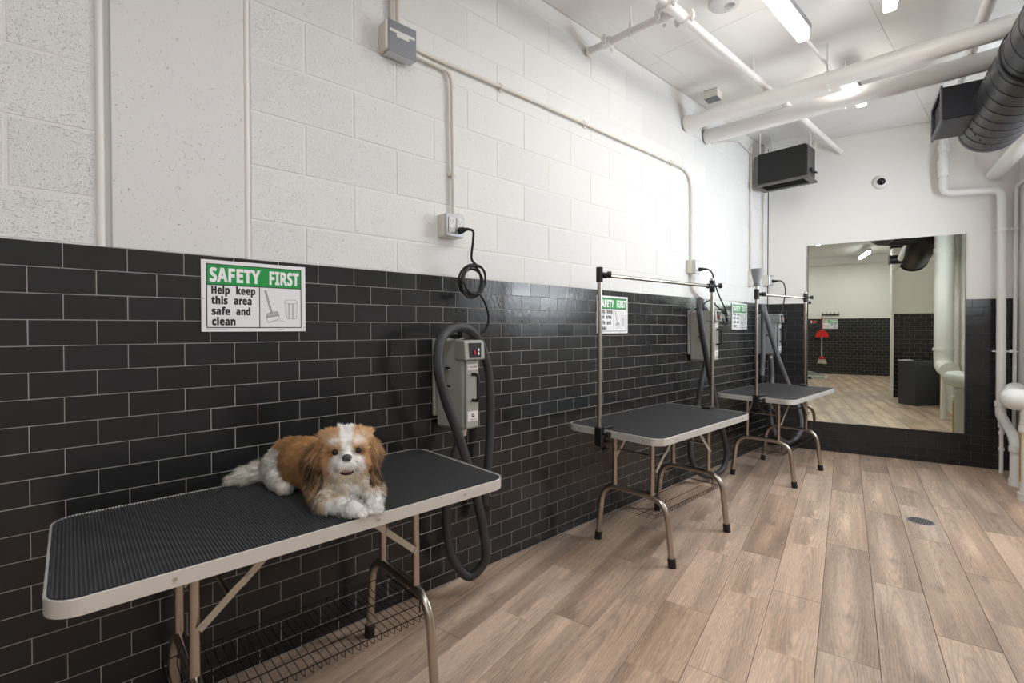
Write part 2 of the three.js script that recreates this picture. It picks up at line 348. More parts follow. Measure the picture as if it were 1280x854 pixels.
// --- right wall, front wall (behind the camera, seen in the mirror), the stub wall beside the bin
{
  const w = struct('wall_right'), u = new THREE.Vector3(Math.sin(RW), 0, Math.cos(RW)), n = new THREE.Vector3();
  n.set(-Math.cos(RW), 0, Math.sin(RW));
  part(w, 'plaster', wallBox(cornerBR, u, rightLen + 0.1, 0, CEIL, 0.0, 0.2, n), M.whitePaint);
  const win = struct('window_1'), wd0 = 1.28, wd1 = 2.20, wy0 = 1.54, wy1 = 2.5;
  const pane = (d0, d1, y0, y1, f, b) => wallBox(onRight(d0, 0, 0), u, d1 - d0, y0, y1, f, b, n);
  for (const q of [[wd0 - 0.05, wd1 + 0.05, wy0 - 0.05, wy0], [wd0 - 0.05, wd1 + 0.05, wy1, wy1 + 0.05], [wd0 - 0.05, wd0, wy0, wy1], [wd1, wd1 + 0.05, wy0, wy1], [(wd0 + wd1) / 2 - 0.02, (wd0 + wd1) / 2 + 0.02, wy0, wy1]]) part(win, 'window_frame', pane(...q, -0.035, 0), M.whitePaint);
  const glow = new THREE.MeshStandardMaterial({ color: 0xffffff, emissive: new THREE.Color(0.86, 0.93, 1.0), emissiveIntensity: WINDOW_GLOW, roughness: 0.3 });
  for (const [a, b] of [[wd0, (wd0 + wd1) / 2 - 0.02], [(wd0 + wd1) / 2 + 0.02, wd1]]) {
    part(win, 'frosted_pane', pane(a + 0.001, b - 0.001, wy0 + 0.001, wy1 - 0.001, -0.012, -0.002), glow);
    const wl = new THREE.RectAreaLight(new THREE.Color(0.86, 0.93, 1.0), WINDOW_GLOW, b - a, wy1 - wy0); wl.position.copy(onRight((a + b) / 2, 0.016, (wy0 + wy1) / 2)); wl.lookAt(wl.position.clone().addScaledVector(n, -1)); wl.name = 'window_light'; 
    const m = new THREE.Matrix4().makeBasis(u.clone(), new THREE.Vector3(0, 1, 0), n); wl.quaternion.setFromRotationMatrix(new THREE.Matrix4().makeBasis(u.clone().negate(), new THREE.Vector3(0, 1, 0), n.clone().negate())); win.add(wl);
  }
}
{
  const w = struct('wall_front'), u = new THREE.Vector3(Math.cos(SK), 0, -Math.sin(SK)), n = new THREE.Vector3(-Math.sin(SK), 0, -Math.cos(SK));
  const len = cornerFL.distanceTo(cornerFR), un = u.clone();
  const g1 = wallBox(cornerFR, un.clone().negate(), len, TILE_TOP, CEIL, 0.006, 0.2, n), g2 = wallBox(cornerFR, un.clone().negate(), len, 0, TILE_TOP, 0.0011, 0.2, n);
  part(w, 'plaster', g1, M.plaster); part(w, 'grout', g2, M.grout);
  part(w, 'soffit', wallBox(cornerFR, un.clone().negate(), len - 0.02, 2.99, CEIL - 0.002, -0.12, 0, n), M.whitePaint);
  tiling(w, cornerFR, un.clone().negate(), n, len, 0.03, 0, null);
}
{
  const w = struct('wall_stub'), u = new THREE.Vector3(Math.cos(SK), 0, -Math.sin(SK)), n = new THREE.Vector3(Math.sin(SK), 0, Math.cos(SK)).negate();
  n.set(-Math.sin(SK), 0, -Math.cos(SK));
  const a0 = AN(1.42, 0.68, 0), a1 = AN(1.998, 0.68, 0), len = a0.distanceTo(a1);
  part(w, 'plaster', wallBox(a1, u.clone().negate(), len, TILE_TOP, CEIL, 0.006, 0.16, new THREE.Vector3(-Math.sin(SK), 0, -Math.cos(SK))), M.plaster);
  part(w, 'grout', wallBox(a1, u.clone().negate(), len, 0, TILE_TOP, 0.0011, 0.16, new THREE.Vector3(-Math.sin(SK), 0, -Math.cos(SK))), M.grout);
  tiling(w, a1, u.clone().negate(), new THREE.Vector3(-Math.sin(SK), 0, -Math.cos(SK)), len, 0.05, 0, null);
  const jamb = struct('trim_1'); part(jamb, 'door_jamb', wallBox(AN(1.418, 0.68, 0), u.clone().negate(), 0.03, 0, CEIL - 0.002, -0.012, 0.17, new THREE.Vector3(-Math.sin(SK), 0, -Math.cos(SK))), M.whitePaint);
}
// --- floor: porcelain planks running at 12.5 degrees to the left wall
const PLA = -0.2186;
{
  const f = struct('floor');
  const room = [V(0, 0, -4.83), V(0, 0, DB), onBack(S_RIGHT, 0, 0), cornerFR.clone()].map((p) => [p.x, -p.z]);   // (x, D)
  const bedShape = new THREE.Shape(room.map((p) => new THREE.Vector2(p[0], p[1])));
  part(f, 'floor_bed', raise(bedShape, -0.12, -0.0022), M.floorJoint);
  const inside = (poly, p, q, sgn) => { const out = []; for (let i = 0; i < poly.length; i++) { const a = poly[i], b = poly[(i + 1) % poly.length]; const f = (r) => sgn * ((q[0] - p[0]) * (r[1] - p[1]) - (q[1] - p[1]) * (r[0] - p[0])); const fa = f(a), fb = f(b); if (fa >= 0) out.push(a); if ((fa >= 0) !== (fb >= 0)) { const t = fa / (fa - fb); out.push([a[0] + t * (b[0] - a[0]), a[1] + t * (b[1] - a[1])]); } } return out; };
  const area = (P) => { let s = 0; for (let i = 0; i < P.length; i++) { const a = P[i], b = P[(i + 1) % P.length]; s += a[0] * b[1] - a[1] * b[0]; } return s / 2; };
  const sg = Math.sign(area(room));
  const ca = Math.cos(PLA), sa = Math.sin(PLA);
  const toXD = (u, v) => [u * ca + v * sa, -u * sa + v * ca];
  const list = [];
  const PW = 0.198, PL = 1.15, ph = [0.67, 0.285, 1.06];
  for (let k = -8; k < 32; k++) {
    const u0 = 0.635 + PW * k, p = ph[((k % 3) + 3) % 3];
    for (let j = -8; j < 8; j++) {
      const v0 = p + j * PL, g = 0.0011;
      let poly = [[u0 + g, v0 + g], [u0 + PW - g, v0 + g], [u0 + PW - g, v0 + PL - g], [u0 + g, v0 + PL - g]].map(([a, b]) => toXD(a, b));
      for (let i = 0; i < room.length && poly.length; i++) poly = inside(poly, room[i], room[(i + 1) % room.length], sg);
      if (poly.length < 3 || Math.abs(area(poly)) < 2e-4) continue;
      if (area(poly) < 0) poly.reverse();
      // inset top polygon for a small chamfer
      const n = poly.length, ins = poly.map((b, i) => { const a = poly[(i + n - 1) % n], c = poly[(i + 1) % n]; const e1 = new THREE.Vector2(b[0] - a[0], b[1] - a[1]).normalize(), e2 = new THREE.Vector2(c[0] - b[0], c[1] - b[1]).normalize(); const m = new THREE.Vector2(-e1.y - e2.y, e1.x + e2.x); const l = m.length() || 1; m.multiplyScalar(2 / (l * l) * 0.0009); return [b[0] + m.x, b[1] + m.y]; });
      const pos = [], uv = []; const y = rr(-0.0002, 0.0002), du = rnd() < 0.5 ? 0 : 0.5;
      const put = (q, h) => { pos.push(q[0], h, -q[1]); const uu = q[0] * ca - q[1] * sa, vv = q[0] * sa + q[1] * ca; uv.push(vv - v0 + du, uu - u0); };
      for (let i = 1; i < n - 1; i++) { put(ins[0], y); put(ins[i], y); put(ins[i + 1], y); }
      for (let i = 0; i < n; i++) { const j2 = (i + 1) % n; put(poly[i], y - 0.0009); put(poly[j2], y - 0.0009); put(ins[j2], y); put(poly[i], y - 0.0009); put(ins[j2], y); put(ins[i], y); put(poly[i], -0.009); put(poly[j2], -0.009); put(poly[j2], y - 0.0009); put(poly[i], -0.009); put(poly[j2], y - 0.0009); put(poly[i], y - 0.0009); }
      const geo = new THREE.BufferGeometry(); geo.setAttribute('position', new THREE.Float32BufferAttribute(pos, 3)); geo.setAttribute('uv', new THREE.Float32BufferAttribute(uv, 2)); geo.computeVertexNormals();
      const c = poly.reduce((s, q) => [s[0] + q[0] / n, s[1] + q[1] / n], [0, 0]);
      const vis = poly.some((q) => inFrame(V(q[0], 0, q[1]), 5)) || inFrame(V(c[0], 0, c[1]), 5);
      list.push({ geo, vis, mat: Math.floor(rnd() * 8) });
    }
  }
  const rest = M.plank.map(() => []);
  for (const p of list) { if (p.vis) part(f, 'plank', p.geo, M.plank[p.mat]); else rest[p.mat].push(p.geo); }
  rest.forEach((r, k) => { if (r.length) part(f, 'plank_field', mergeGeometries(r), M.plank[k]).userData.kind = 'stuff'; });
}
// --- ceiling of painted slabs with open seams
{
  const c = struct('ceiling');
  const room = [V(-0.2, 0, -5.1), V(-0.2, 0, DB + 0.1), onBack(S_RIGHT + 0.2, -0.2, 0), cornerFR.clone().add(new THREE.Vector3(0.3, 0, 0.3))].map((p) => new THREE.Vector2(p.x, -p.z));
  part(c, 'deck', raise(new THREE.Shape(room), CEIL + 0.005, CEIL + 0.2), M.gap);
  const xs = [-0.03, 0.13, 1.277, 2.43, 3.6, 5.6], ds = [-4.9, -2.45, -0.5, 0.72, 3.125, 5.5, 6.6];
  const inRoom = [[-0.006, -4.83], [-0.006, DB], [cornerBR.x, -cornerBR.z], [cornerFR.x, -cornerFR.z]];
  const clip = (poly, p, q) => { const out = []; const f = (r) => -((q[0] - p[0]) * (r[1] - p[1]) - (q[1] - p[1]) * (r[0] - p[0])); for (let i = 0; i < poly.length; i++) { const a = poly[i], b = poly[(i + 1) % poly.length], fa = f(a), fb = f(b); if (fa >= 0) out.push(a); if ((fa >= 0) !== (fb >= 0)) { const t = fa / (fa - fb); out.push([a[0] + t * (b[0] - a[0]), a[1] + t * (b[1] - a[1])]); } } return out; };
  for (let i = 0; i < xs.length - 1; i++) for (let j = 0; j < ds.length - 1; j++) {
    const g = 0.0013, sh = i === 0 ? 0.06 : 0;
    let poly = [[xs[i] + g, ds[j] + g + sh], [xs[i + 1] - g, ds[j] + g + sh], [xs[i + 1] - g, ds[j + 1] - g + sh], [xs[i] + g, ds[j + 1] - g + sh]];
    for (let e = 0; e < 4 && poly.length; e++) poly = clip(poly, inRoom[e], inRoom[(e + 1) % 4]);
    if (poly.length < 3) continue;
    part(c, 'ceiling_slab', raise(new THREE.Shape(poly.map((p) => new THREE.Vector2(p[0], p[1]))), CEIL + rr(-0.0015, 0.0005), CEIL + 0.02, 0.001, 1), M.ceiling);
  }
}
// --- mirror
{
  const s0 = 0.366, s1 = 1.578, y0 = 0.3, y1 = 2.123;
  const u = new THREE.Vector3(Math.cos(SK), 0, -Math.sin(SK)), n = new THREE.Vector3(Math.sin(SK), 0, Math.cos(SK));
  const t = thing('wall_mirror', 'tall frameless rectangular mirror on the far wall, reflecting the room and a red dustpan', 'mirror', onBack(s0, 0, 0));
  const local = (x0, x1, a, b, f, k) => { const g = new THREE.BoxGeometry(x1 - x0, b - a, f - k); g.translate((x0 + x1) / 2, (a + b) / 2, (f + k) / 2); g.applyMatrix4(new THREE.Matrix4().makeBasis(u, new THREE.Vector3(0, 1, 0), n)); return g; };
  part(t, 'mirror_glass', local(0.002, s1 - s0 - 0.002, y0, y1, 0.009, 0.0022), mat({ color: 0xe1e7da, roughness: 0.0, metalness: 1 }));
  const edgeM = mat({ color: 0x56534e, roughness: 0.6, metalness: 0.1 });
  for (const q of [[-0.003, 0.002, y0 - 0.002, y1 + 0.002], [s1 - s0 - 0.002, s1 - s0 + 0.003, y0 - 0.002, y1 + 0.002], [0.002, s1 - s0 - 0.002, y0 - 0.004, y0]]) part(t, 'polished_edge', local(...q, 0.011, 0.001), edgeM);
}
// --- batten lamps: metal back, glowing lens, end caps, hanger rods; one area light under each
for (const [x, D, len, turn, label, strength] of LAMPS) {
  const Y = 3.005, t = thing('batten_lamp', label, 'lamp', V(x, Y, D), turn);
  const sh = roundRect(-0.031, 0.031, -0.03, 0.026, 0.014);
  const g = new THREE.ExtrudeGeometry(sh, { depth: len - 0.016, bevelEnabled: true, bevelThickness: 0.006, bevelSize: 0.006, bevelOffset: -0.006, bevelSegments: 2, curveSegments: 5 }); g.translate(0, 0.03, -(len - 0.016) / 2);
  part(t, 'lens', g, D < 1 ? M.lensCool : M.lens);
  part(t, 'lamp_body', box(-0.035, 0.042, 0.056, 0.092, -len / 2, len / 2, 0.004), M.grayMetal);
  for (const s of [-1, 1]) { part(t, 'hanger', [bar(new THREE.Vector3(0, 0.088, s * len * 0.36), new THREE.Vector3(0, CEIL - Y - 0.001, s * len * 0.36), 0.0035, 8), box(-0.02, 0.02, CEIL - Y - 0.008, CEIL - Y - 0.001, -s * len * 0.36 - 0.02, -s * len * 0.36 + 0.02, 0.002)], M.whitePaint); }
  const L = new THREE.RectAreaLight(D < 1 ? COOL_TINT : LAMP_TINT, LAMP_POWER * strength, 0.06, len);
  L.position.set(0, -0.004, 0); L.lookAt(new THREE.Vector3(0, -1, 0).add(L.position)); L.rotation.set(-Math.PI / 2, 0, 0); L.name = 'lamp_light'; t.add(L);
}
// --- ceiling pipes
{
  const pipe = (name, label, pts, r, R, category = 'pipe', m = M.whitePaint, group) => { const o = thing(name, label, category, pts[0].clone(), 0, group); const rel = pts.map((p) => p.clone().sub(pts[0])); part(o, 'pipe_run', tube(bend(rel, R), r, 20), m); o.userData.origin = undefined; delete o.userData.origin; return o; };
  const up = pipe('ceiling_pipe', 'nearer and higher of the two thick white pipes crossing under the ceiling', [V(0.0, 2.951, 3.783), V(2.72, 2.951, 3.965)], 0.0595, 0.1);
  const lo = pipe('ceiling_pipe', 'farther and lower of the two thick white pipes crossing under the ceiling', [V(0.0, 2.941, 4.148), V(2.62, 2.941, 4.345)], 0.061, 0.1);
  const ring = (o, x, y, D, r, w = 0.02) => { const p0 = o.position; part(o, 'strap', [bar(V(x - w / 2, y, D).sub(p0), V(x + w / 2, y, D + 0.0015).sub(p0), r + 0.004, 22), bar(V(x, y + r, D).sub(p0), V(x, CEIL - 0.002, D).sub(p0), 0.0045, 8)], M.whitePaint); };
  ring(up, 0.985, 2.951, 3.849, 0.0595); ring(lo, 0.995, 2.941, 4.223, 0.061);
  part(lo, 'wall_collar', bar(V(0.0125, 2.941, 4.149).sub(lo.position), V(0.02, 2.941, 4.15).sub(lo.position), 0.066, 22), M.whitePaint);
  part(up, 'wall_collar', bar(V(0.0125, 2.951, 3.784).sub(up.position), V(0.02, 2.951, 3.785).sub(up.position), 0.065, 22), M.whitePaint);
  // sprinkler main: from the left wall to a tee, then along the room
  const s0 = V(0.0, 3.046, 2.492), tee = V(0.585, 3.046, 2.535), o = thing('sprinkler_pipe', 'white sprinkler pipe with bolted couplings meeting at a tee under the ceiling', 'pipe', s0.clone());
  const L = (p) => p.clone().sub(s0);
  part(o, 'pipe_run', tube([L(s0), L(V(0.58, 3.046, 2.535))], 0.0235, 18), M.whitePaint);
  part(o, 'pipe_run', tube([L(tee), L(V(0.605, 3.046, 4.0)), L(V(0.613, 3.046, 5.79))], 0.0235, 18), M.whitePaint);
  part(o, 'pipe_run', tube([L(tee), L(V(0.575, 3.046, 1.2)), L(V(0.56, 3.046, -4.6))], 0.0235, 18), M.whitePaint);
  part(o, 'tee', [bar(L(V(0.583, 3.046, 2.46)), L(V(0.586, 3.046, 2.62)), 0.031, 18), bar(L(V(0.51, 3.046, 2.53)), L(V(0.585, 3.046, 2.535)), 0.031, 18)], M.whitePaint);
  const coup = (c, dir) => {
    const d = dir.clone().normalize(), side = new THREE.Vector3(0, 1, 0).cross(d).normalize(), g = [bar(c.clone().addScaledVector(d, -0.021), c.clone().addScaledVector(d, 0.021), 0.035, 18)];
    for (const s of [-1, 1]) {
      const e = c.clone().addScaledVector(side, s * 0.044);
      const ear = new RoundedBoxGeometry(0.030, 0.034, 0.026, 1, 0.004); ear.applyMatrix4(new THREE.Matrix4().makeBasis(side, new THREE.Vector3(0, 1, 0), d)); ear.translate(e.x, e.y, e.z); g.push(ear);
      g.push(bar(e.clone().add(new THREE.Vector3(0, -0.036, 0)), e.clone().add(new THREE.Vector3(0, 0.034, 0)), 0.0055, 8), bar(e.clone().add(new THREE.Vector3(0, -0.030, 0)), e.clone().add(new THREE.Vector3(0, -0.017, 0)), 0.0105, 6), bar(e.clone().add(new THREE.Vector3(0, 0.017, 0)), e.clone().add(new THREE.Vector3(0, 0.027, 0)), 0.0105, 6));
    }
    part(o, 'coupling', g, M.whitePaint);
  };
  coup(L(V(0.15, 3.046, 2.503)), V(1, 0, 0.07)); coup(L(V(0.50, 3.046, 2.529)), V(1, 0, 0.07)); coup(L(V(0.586, 3.046, 2.635)), V(0, 0, 1)); coup(L(V(0.582, 3.046, 2.44)), V(0, 0, 1)); coup(L(V(0.606, 3.046, 4.52)), V(0, 0, 1));
  part(o, 'wall_collar', bar(L(V(0.0125, 3.046, 2.493)), L(V(0.018, 3.046, 2.494)), 0.034, 20), M.whitePaint);
  for (const [x, D] of [[0.305, 2.5145], [0.6, 3.6]]) part(o, 'pipe_hanger', [bar(L(V(x, 3.07, D)), L(V(x, CEIL - 0.002, D)), 0.005, 8), bar(L(V(x, 3.068, D)), L(V(x, 3.105, D)), 0.0095, 6), bar(L(V(x - 0.008, 3.046, D)), L(V(x + 0.008, 3.046, D)), 0.028, 18)], M.whitePaint);
  // overhead drain along the ceiling, down the back wall, across, and down to the floor
  const dr = [AN(0.69, 1.2, 3.045, -PLA), V(1.79, 3.045, 3.62), V(1.555, 3.045, 4.86), onBack(1.404, 0.085, 3.045), onBack(1.404, 0.085, 2.492), onBack(1.79, 0.085, 2.47), onBack(1.797, 0.085, 0.52)];
  const d = thing('drain_pipe', 'white drain pipe running down the far wall, right of the mirror, to the floor', 'pipe', dr[6].clone().setY(0));
  const DL = (p) => p.clone().sub(d.position);
  part(d, 'pipe_run', tube(bend([dr[0], dr[1], dr[2], dr[3], dr[4], dr[5], dr[6]].map(DL), 0.07, 8), 0.031, 18), M.whitePlastic);
  const hub = (p, dir, r, l, m = M.whitePlastic) => part(d, 'pipe_hub', bar(DL(p).addScaledVector(dir, -l / 2), DL(p).addScaledVector(dir, l / 2), r, 20), m);
  const down = new THREE.Vector3(0, 1, 0);
  hub(onBack(1.404, 0.085, 2.76), down, 0.043, 0.09); hub(onBack(1.404, 0.085, 2.68), down, 0.039, 0.07); hub(onBack(1.404, 0.085, 2.9), down, 0.041, 0.06);
  hub(onBack(1.797, 0.085, 0.60), down, 0.042, 0.05);
  for (const y of [2.12, 1.06]) {
    const c = DL(onBack(1.796, 0.085, y)), u = new THREE.Vector3(Math.cos(SK), 0, -Math.sin(SK));
    part(d, 'pipe_clamp', [bar(c.clone().add(new THREE.Vector3(0, -0.011, 0)), c.clone().add(new THREE.Vector3(0, 0.011, 0)), 0.036, 18), bar(c.clone().addScaledVector(u, -0.058), c.clone().addScaledVector(u, 0.11), 0.006, 8), bar(c.clone().addScaledVector(u, 0.052), c.clone().addScaledVector(u, 0.068), 0.014, 6)], M.whitePaint);
  }
  part(d, 'clean_out', [bar(DL(V(1.757, 0.0005, 5.985)), DL(V(1.757, 0.50, 5.985)), 0.014, 12), bar(DL(V(1.757, 0.20, 5.985)), DL(V(1.757, 0.225, 5.985)), 0.0195, 12), bar(DL(V(1.757, 0.40, 5.985)), DL(V(1.757, 0.455, 5.985)), 0.023, 12), bar(DL(V(1.757, 0.34, 5.985)), DL(V(1.757, 0.365, 5.985)), 0.019, 12)], M.whitePlastic);
  const e2 = [onBack(1.797, 0.085, 0.57), onBack(1.797, 0.085, 0.50), V(1.852, 0.36, 5.62), V(1.852, 0.0005, 5.60)];
  part(d, 'lower_bend', tube(bend(e2.map(DL), 0.12, 8), 0.036, 18), M.whitePlastic);
  part(d, 'pipe_hub', bar(DL(V(1.852, 0.27, 5.605)), DL(V(1.852, 0.315, 5.608)), 0.044, 20), M.whitePlastic);
  part(d, 'pipe_hub', bar(DL(V(1.852, 0.0005, 5.60)), DL(V(1.852, 0.055, 5.60)), 0.044, 20), M.whitePlastic);
  // big soil pipe at the right edge with its elbow
  const bg = thing('soil_pipe', 'thick white soil pipe rising from the floor at the right edge with yellow label strip', 'pipe', V(1.955, 0, 5.2));
  const B = (x, y, D) => V(x - 1.985, y, D - 5.2);
  part(bg, 'pipe_run', tube(bend([B(1.985, 0.0005, 5.2), B(1.985, 0.735, 5.2), B(1.872, 0.73, 5.2), B(1.868, 0.72, 5.97)], 0.12, 10), 0.078, 26), M.whitePaint);
  part(bg, 'pipe_hub', bar(B(1.985, 0.50, 5.2), B(1.985, 0.54, 5.2), 0.088, 26), M.whitePaint); part(bg, 'pipe_hub', bar(B(1.985, 0.0005, 5.2), B(1.985, 0.05, 5.2), 0.089, 26), M.whitePaint);
  part(bg, 'label_strip', (() => { const g = new THREE.CylinderGeometry(0.0788, 0.0788, 0.36, 6, 1, true, 0, 0.62); g.rotateY(Math.PI * 1.5 - 0.12); g.translate(0, 0.31, 0); return g; })(), (() => {
    const t = tex(64, 256, (x, y) => { const s = Math.floor(y / 9), on = x > 18 && x < 46 && (y % 9) < 6 && s > 2 && s < 26 && vnoise(x / 4 + s * 7, y / 2) > 0.36; return on ? [40, 34, 20] : [224, 178, 26]; }, true, false);
    return mat({ map: t, roughness: 0.5 });
  })(), 'yellow label strip with small dark print');
  // sloping pipe low along the duct, and the tall pipe on the right wall seen in the mirror
  const sl = thing('sloping_pipe', 'white pipe beside the black duct running from the far wall to the right edge', 'pipe', V(1.70, 2.62, 6.10));
  part(sl, 'pipe_run', tube([V(1.695, 2.63, 6.10), ...bend([V(1.85, 2.63, 5.4), V(2.10, 2.63, 4.27), V(2.61, 2.63, 4.05)], 0.2, 8)].map((p) => p.sub(sl.position)), 0.055, 20), M.whitePaint);
  const tl = thing('stack_pipe', 'thick white vertical pipe on the right wall, seen only in the mirror', 'pipe', AN(1.66, 3.05, 0));
  const T = (a, n, y) => AN(a, n, y).sub(tl.position);
  part(tl, 'pipe_run', tube(bend([T(1.66, 3.05, CEIL - 0.002), T(1.66, 3.05, 0.72), T(1.665, 3.35, 0.70)], 0.15, 10), 0.105, 26), M.whitePaint);
  for (const [y0, y1, r] of [[0.95, 0.99, 0.118], [2.3, 2.36, 0.116], [1.52, 1.535, 0.109]]) part(tl, 'pipe_hub', bar(T(1.66, 3.05, y0), T(1.66, 3.05, y1), r, 26), M.whitePaint);
  part(tl, 'pipe_stand', bar(T(1.66, 3.05, 0.0005), T(1.66, 3.05, 0.62), 0.03, 14), M.whitePaint);
}
// --- conduits and boxes on the left wall
{
  const run = (name, label, pts, r, R, mt = M.beigePaint, straps = []) => {
    const o = thing(name, label, 'conduit', pts[0].clone()); part(o, 'tube_run', tube(bend(pts.map((p) => p.clone().sub(pts[0])), R, 8), r, 12), mt);
    for (const [x, y, D, vert] of straps) { const c = V(x, y, D).sub(pts[0]); const dv = vert ? new THREE.Vector3(0, 0.007, 0) : new THREE.Vector3(0, 0, 0.007); const wing = vert ? [box(-0.012 + 0.0, -0.004, -0.008, 0.008, -0.024, 0.024, 0.001)] : [box(-0.012, -0.004, -0.024, 0.024, -0.008, 0.008, 0.001)]; const g = [bar(c.clone().sub(dv), c.clone().add(dv), r + 0.003, 12), ...wing.map((w) => { w.translate(c.x, c.y, c.z); return w; })]; part(o, 'strap', g, mt); }
    return o;
  };
  run('conduit', 'left one of two short conduits dropping from the ceiling into grey junction box', [V(0.006, CEIL - 0.001, 1.082), V(0.006, 2.6, 1.082)], 0.009, 0.05, M.beigePaint, [[0.006, 2.765, 1.082, true]]);
  run('conduit', 'right one of two short conduits dropping from the ceiling into grey junction box', [V(0.02, CEIL - 0.001, 1.107), V(0.02, 2.62, 1.107)], 0.011, 0.05, M.beigePaint);
  run('conduit', 'conduit bending down from grey junction box to the outlet above first dryer', [V(0.026, 2.532, 1.165), V(0.010, 2.532, 1.28), V(0.010, 2.532, 1.41), V(0.010, 1.828, 1.418)], 0.0095, 0.17, M.beigePaint, [[0.010, 2.03, 1.4153, true]]);
  run('conduit', 'long conduit running level along the block wall and down to the second outlet', [V(0.026, 2.557, 1.165), V(0.008, 2.566, 1.30), V(0.008, 2.575, 2.0), V(0.008, 2.577, 3.868), V(0.008, 1.836, 3.872)], 0.0095, 0.19, M.beigePaint, [[0.008, 2.571, 1.74, false], [0.008, 2.577, 2.46, false], [0.008, 2.577, 3.55, false]]);
  run('conduit', 'short bent conduit dropping from second outlet to behind the tiles', [V(0.012, 1.724, 3.868), V(0.012, 1.60, 3.868), V(0.012, 1.528, 4.02)], 0.0095, 0.06, M.beigePaint);
  run('conduit', 'thin vertical conduit by the corner under the black heater, left of two', [V(0.012, 3.10, 5.115), V(0.012, 1.83, 5.115)], 0.010, 0.05, M.beigePaint, [[0.012, 2.75, 5.115, true]]);
  run('conduit', 'thin vertical conduit nearest the room corner, right of two under the black heater', [V(0.012, CEIL - 0.001, 5.45), V(0.012, 1.83, 5.45)], 0.011, 0.05, M.beigePaint);
  run('conduit', 'thin cable conduit sloping along the top of left wall below the thick pipes', [V(0.012, 2.905, 4.235), V(0.012, 2.99, 4.52), V(0.012, 3.07, 4.79), V(0.012, 3.03, 5.10)], 0.006, 0.05, M.beigePaint);
  run('conduit', 'thin conduit on the ceiling between the two lit lamps near thick pipes', [V(0.98, 3.066, 3.32), V(0.98, 3.066, 4.08)], 0.0095, 0.05, M.whitePaint);
  { const q = onBack(1.895, 0.028, 0.001); run('conduit', 'thin white pipe at the far right room corner beside the drain pipe', [q, onBack(1.895, 0.028, 2.50), onRight(0.9, 0.06, 2.56)], 0.014, 0.05, M.whitePaint); }
  // junction box with an angled grey cover
  const jb = thing('junction_box', 'beige wall junction box with grey metal cover and white sticker near photo top', 'box', V(0, 2.5, 1.09));
  const J = (x, y, D) => V(x, y - 2.5, D - 1.09);
  part(jb, 'box_body', box(-0.0078, 0.055, -0.012, 0.108, -0.065, 0.075, 0.003), M.beigePaint);
  part(jb, 'cover', box(0.0555, 0.0590, -0.022, 0.118, -0.052, 0.088, 0.0015), mat({ color: 0x8d9097, roughness: 0.45, metalness: 0.4 }));
  part(jb, 'cover_skirt', box(0.004, 0.0555, -0.0215, -0.0125, -0.051, 0.087, 0.001), M.steelPlate);
  part(jb, 'sticker', [box(0.0591, 0.0596, 0.068, 0.08, -0.045, 0.08, 0.0002), box(0.0597, 0.0602, 0.052, 0.078, -0.012, 0.05, 0.0002)], M.label, 'white sticker');
  // outlets
  const outlet = (D, y, label) => {
    const o = thing('outlet_box', label, 'outlet', V(0, y, D));
    part(o, 'box_body', box(-0.0078, 0.044, -0.054, 0.054, -0.056, 0.052, 0.003), M.beigePaint);
    const sh = roundRect(-0.054, 0.054, -0.056, 0.056, 0.010); const g = new THREE.ExtrudeGeometry(sh, { depth: 0.012, bevelEnabled: true, bevelThickness: 0.003, bevelSize: 0.003, bevelOffset: -0.003, bevelSegments: 1, curveSegments: 4 }); g.rotateY(Math.PI / 2); g.translate(0.047, 0, 0);
    part(o, 'cover_plate', g, M.steelPlate);
    for (const z of [-0.024, 0.024]) { const r = part(o, 'receptacle', box(0.0625, 0.066, -0.036, 0.036, z - 0.017, z + 0.017, 0.002), M.whitePlastic); const sl = []; for (const yy of [-0.019, 0.019]) { sl.push(box(0.0658, 0.0664, yy - 0.004, yy + 0.006, z - 0.008, z - 0.006, 0), box(0.0658, 0.0664, yy - 0.004, yy + 0.005, z + 0.005, z + 0.007, 0), box(0.0658, 0.0664, yy - 0.012, yy - 0.008, z - 0.002, z + 0.002, 0)); } part(r, 'slots', sl, M.blackPlastic).userData.kind = 'stuff'; }
    return o;
  };
  outlet(1.392, 1.768, 'metal four-way outlet on the block wall above first dryer with a knotted black cord');
  outlet(3.872, 1.78, 'outlet on white wall above second dryer, behind the middle table arm');
  outlet(5.53, 1.775, 'outlet on white wall beside the room corner above the farthest dryer');
  const sw = thing('conduit_fitting', 'small pale conduit fitting at the end of the thin conduit near farthest outlet', 'box', V(0, 1.78, 5.115));
  part(sw, 'fitting_body', box(-0.0078, 0.034, -0.09, 0.06, -0.028, 0.028, 0.006), M.beigePaint); part(sw, 'fitting_cover', box(0.0345, 0.038, -0.085, 0.055, -0.025, 0.025, 0.001), M.beigePaint);
}
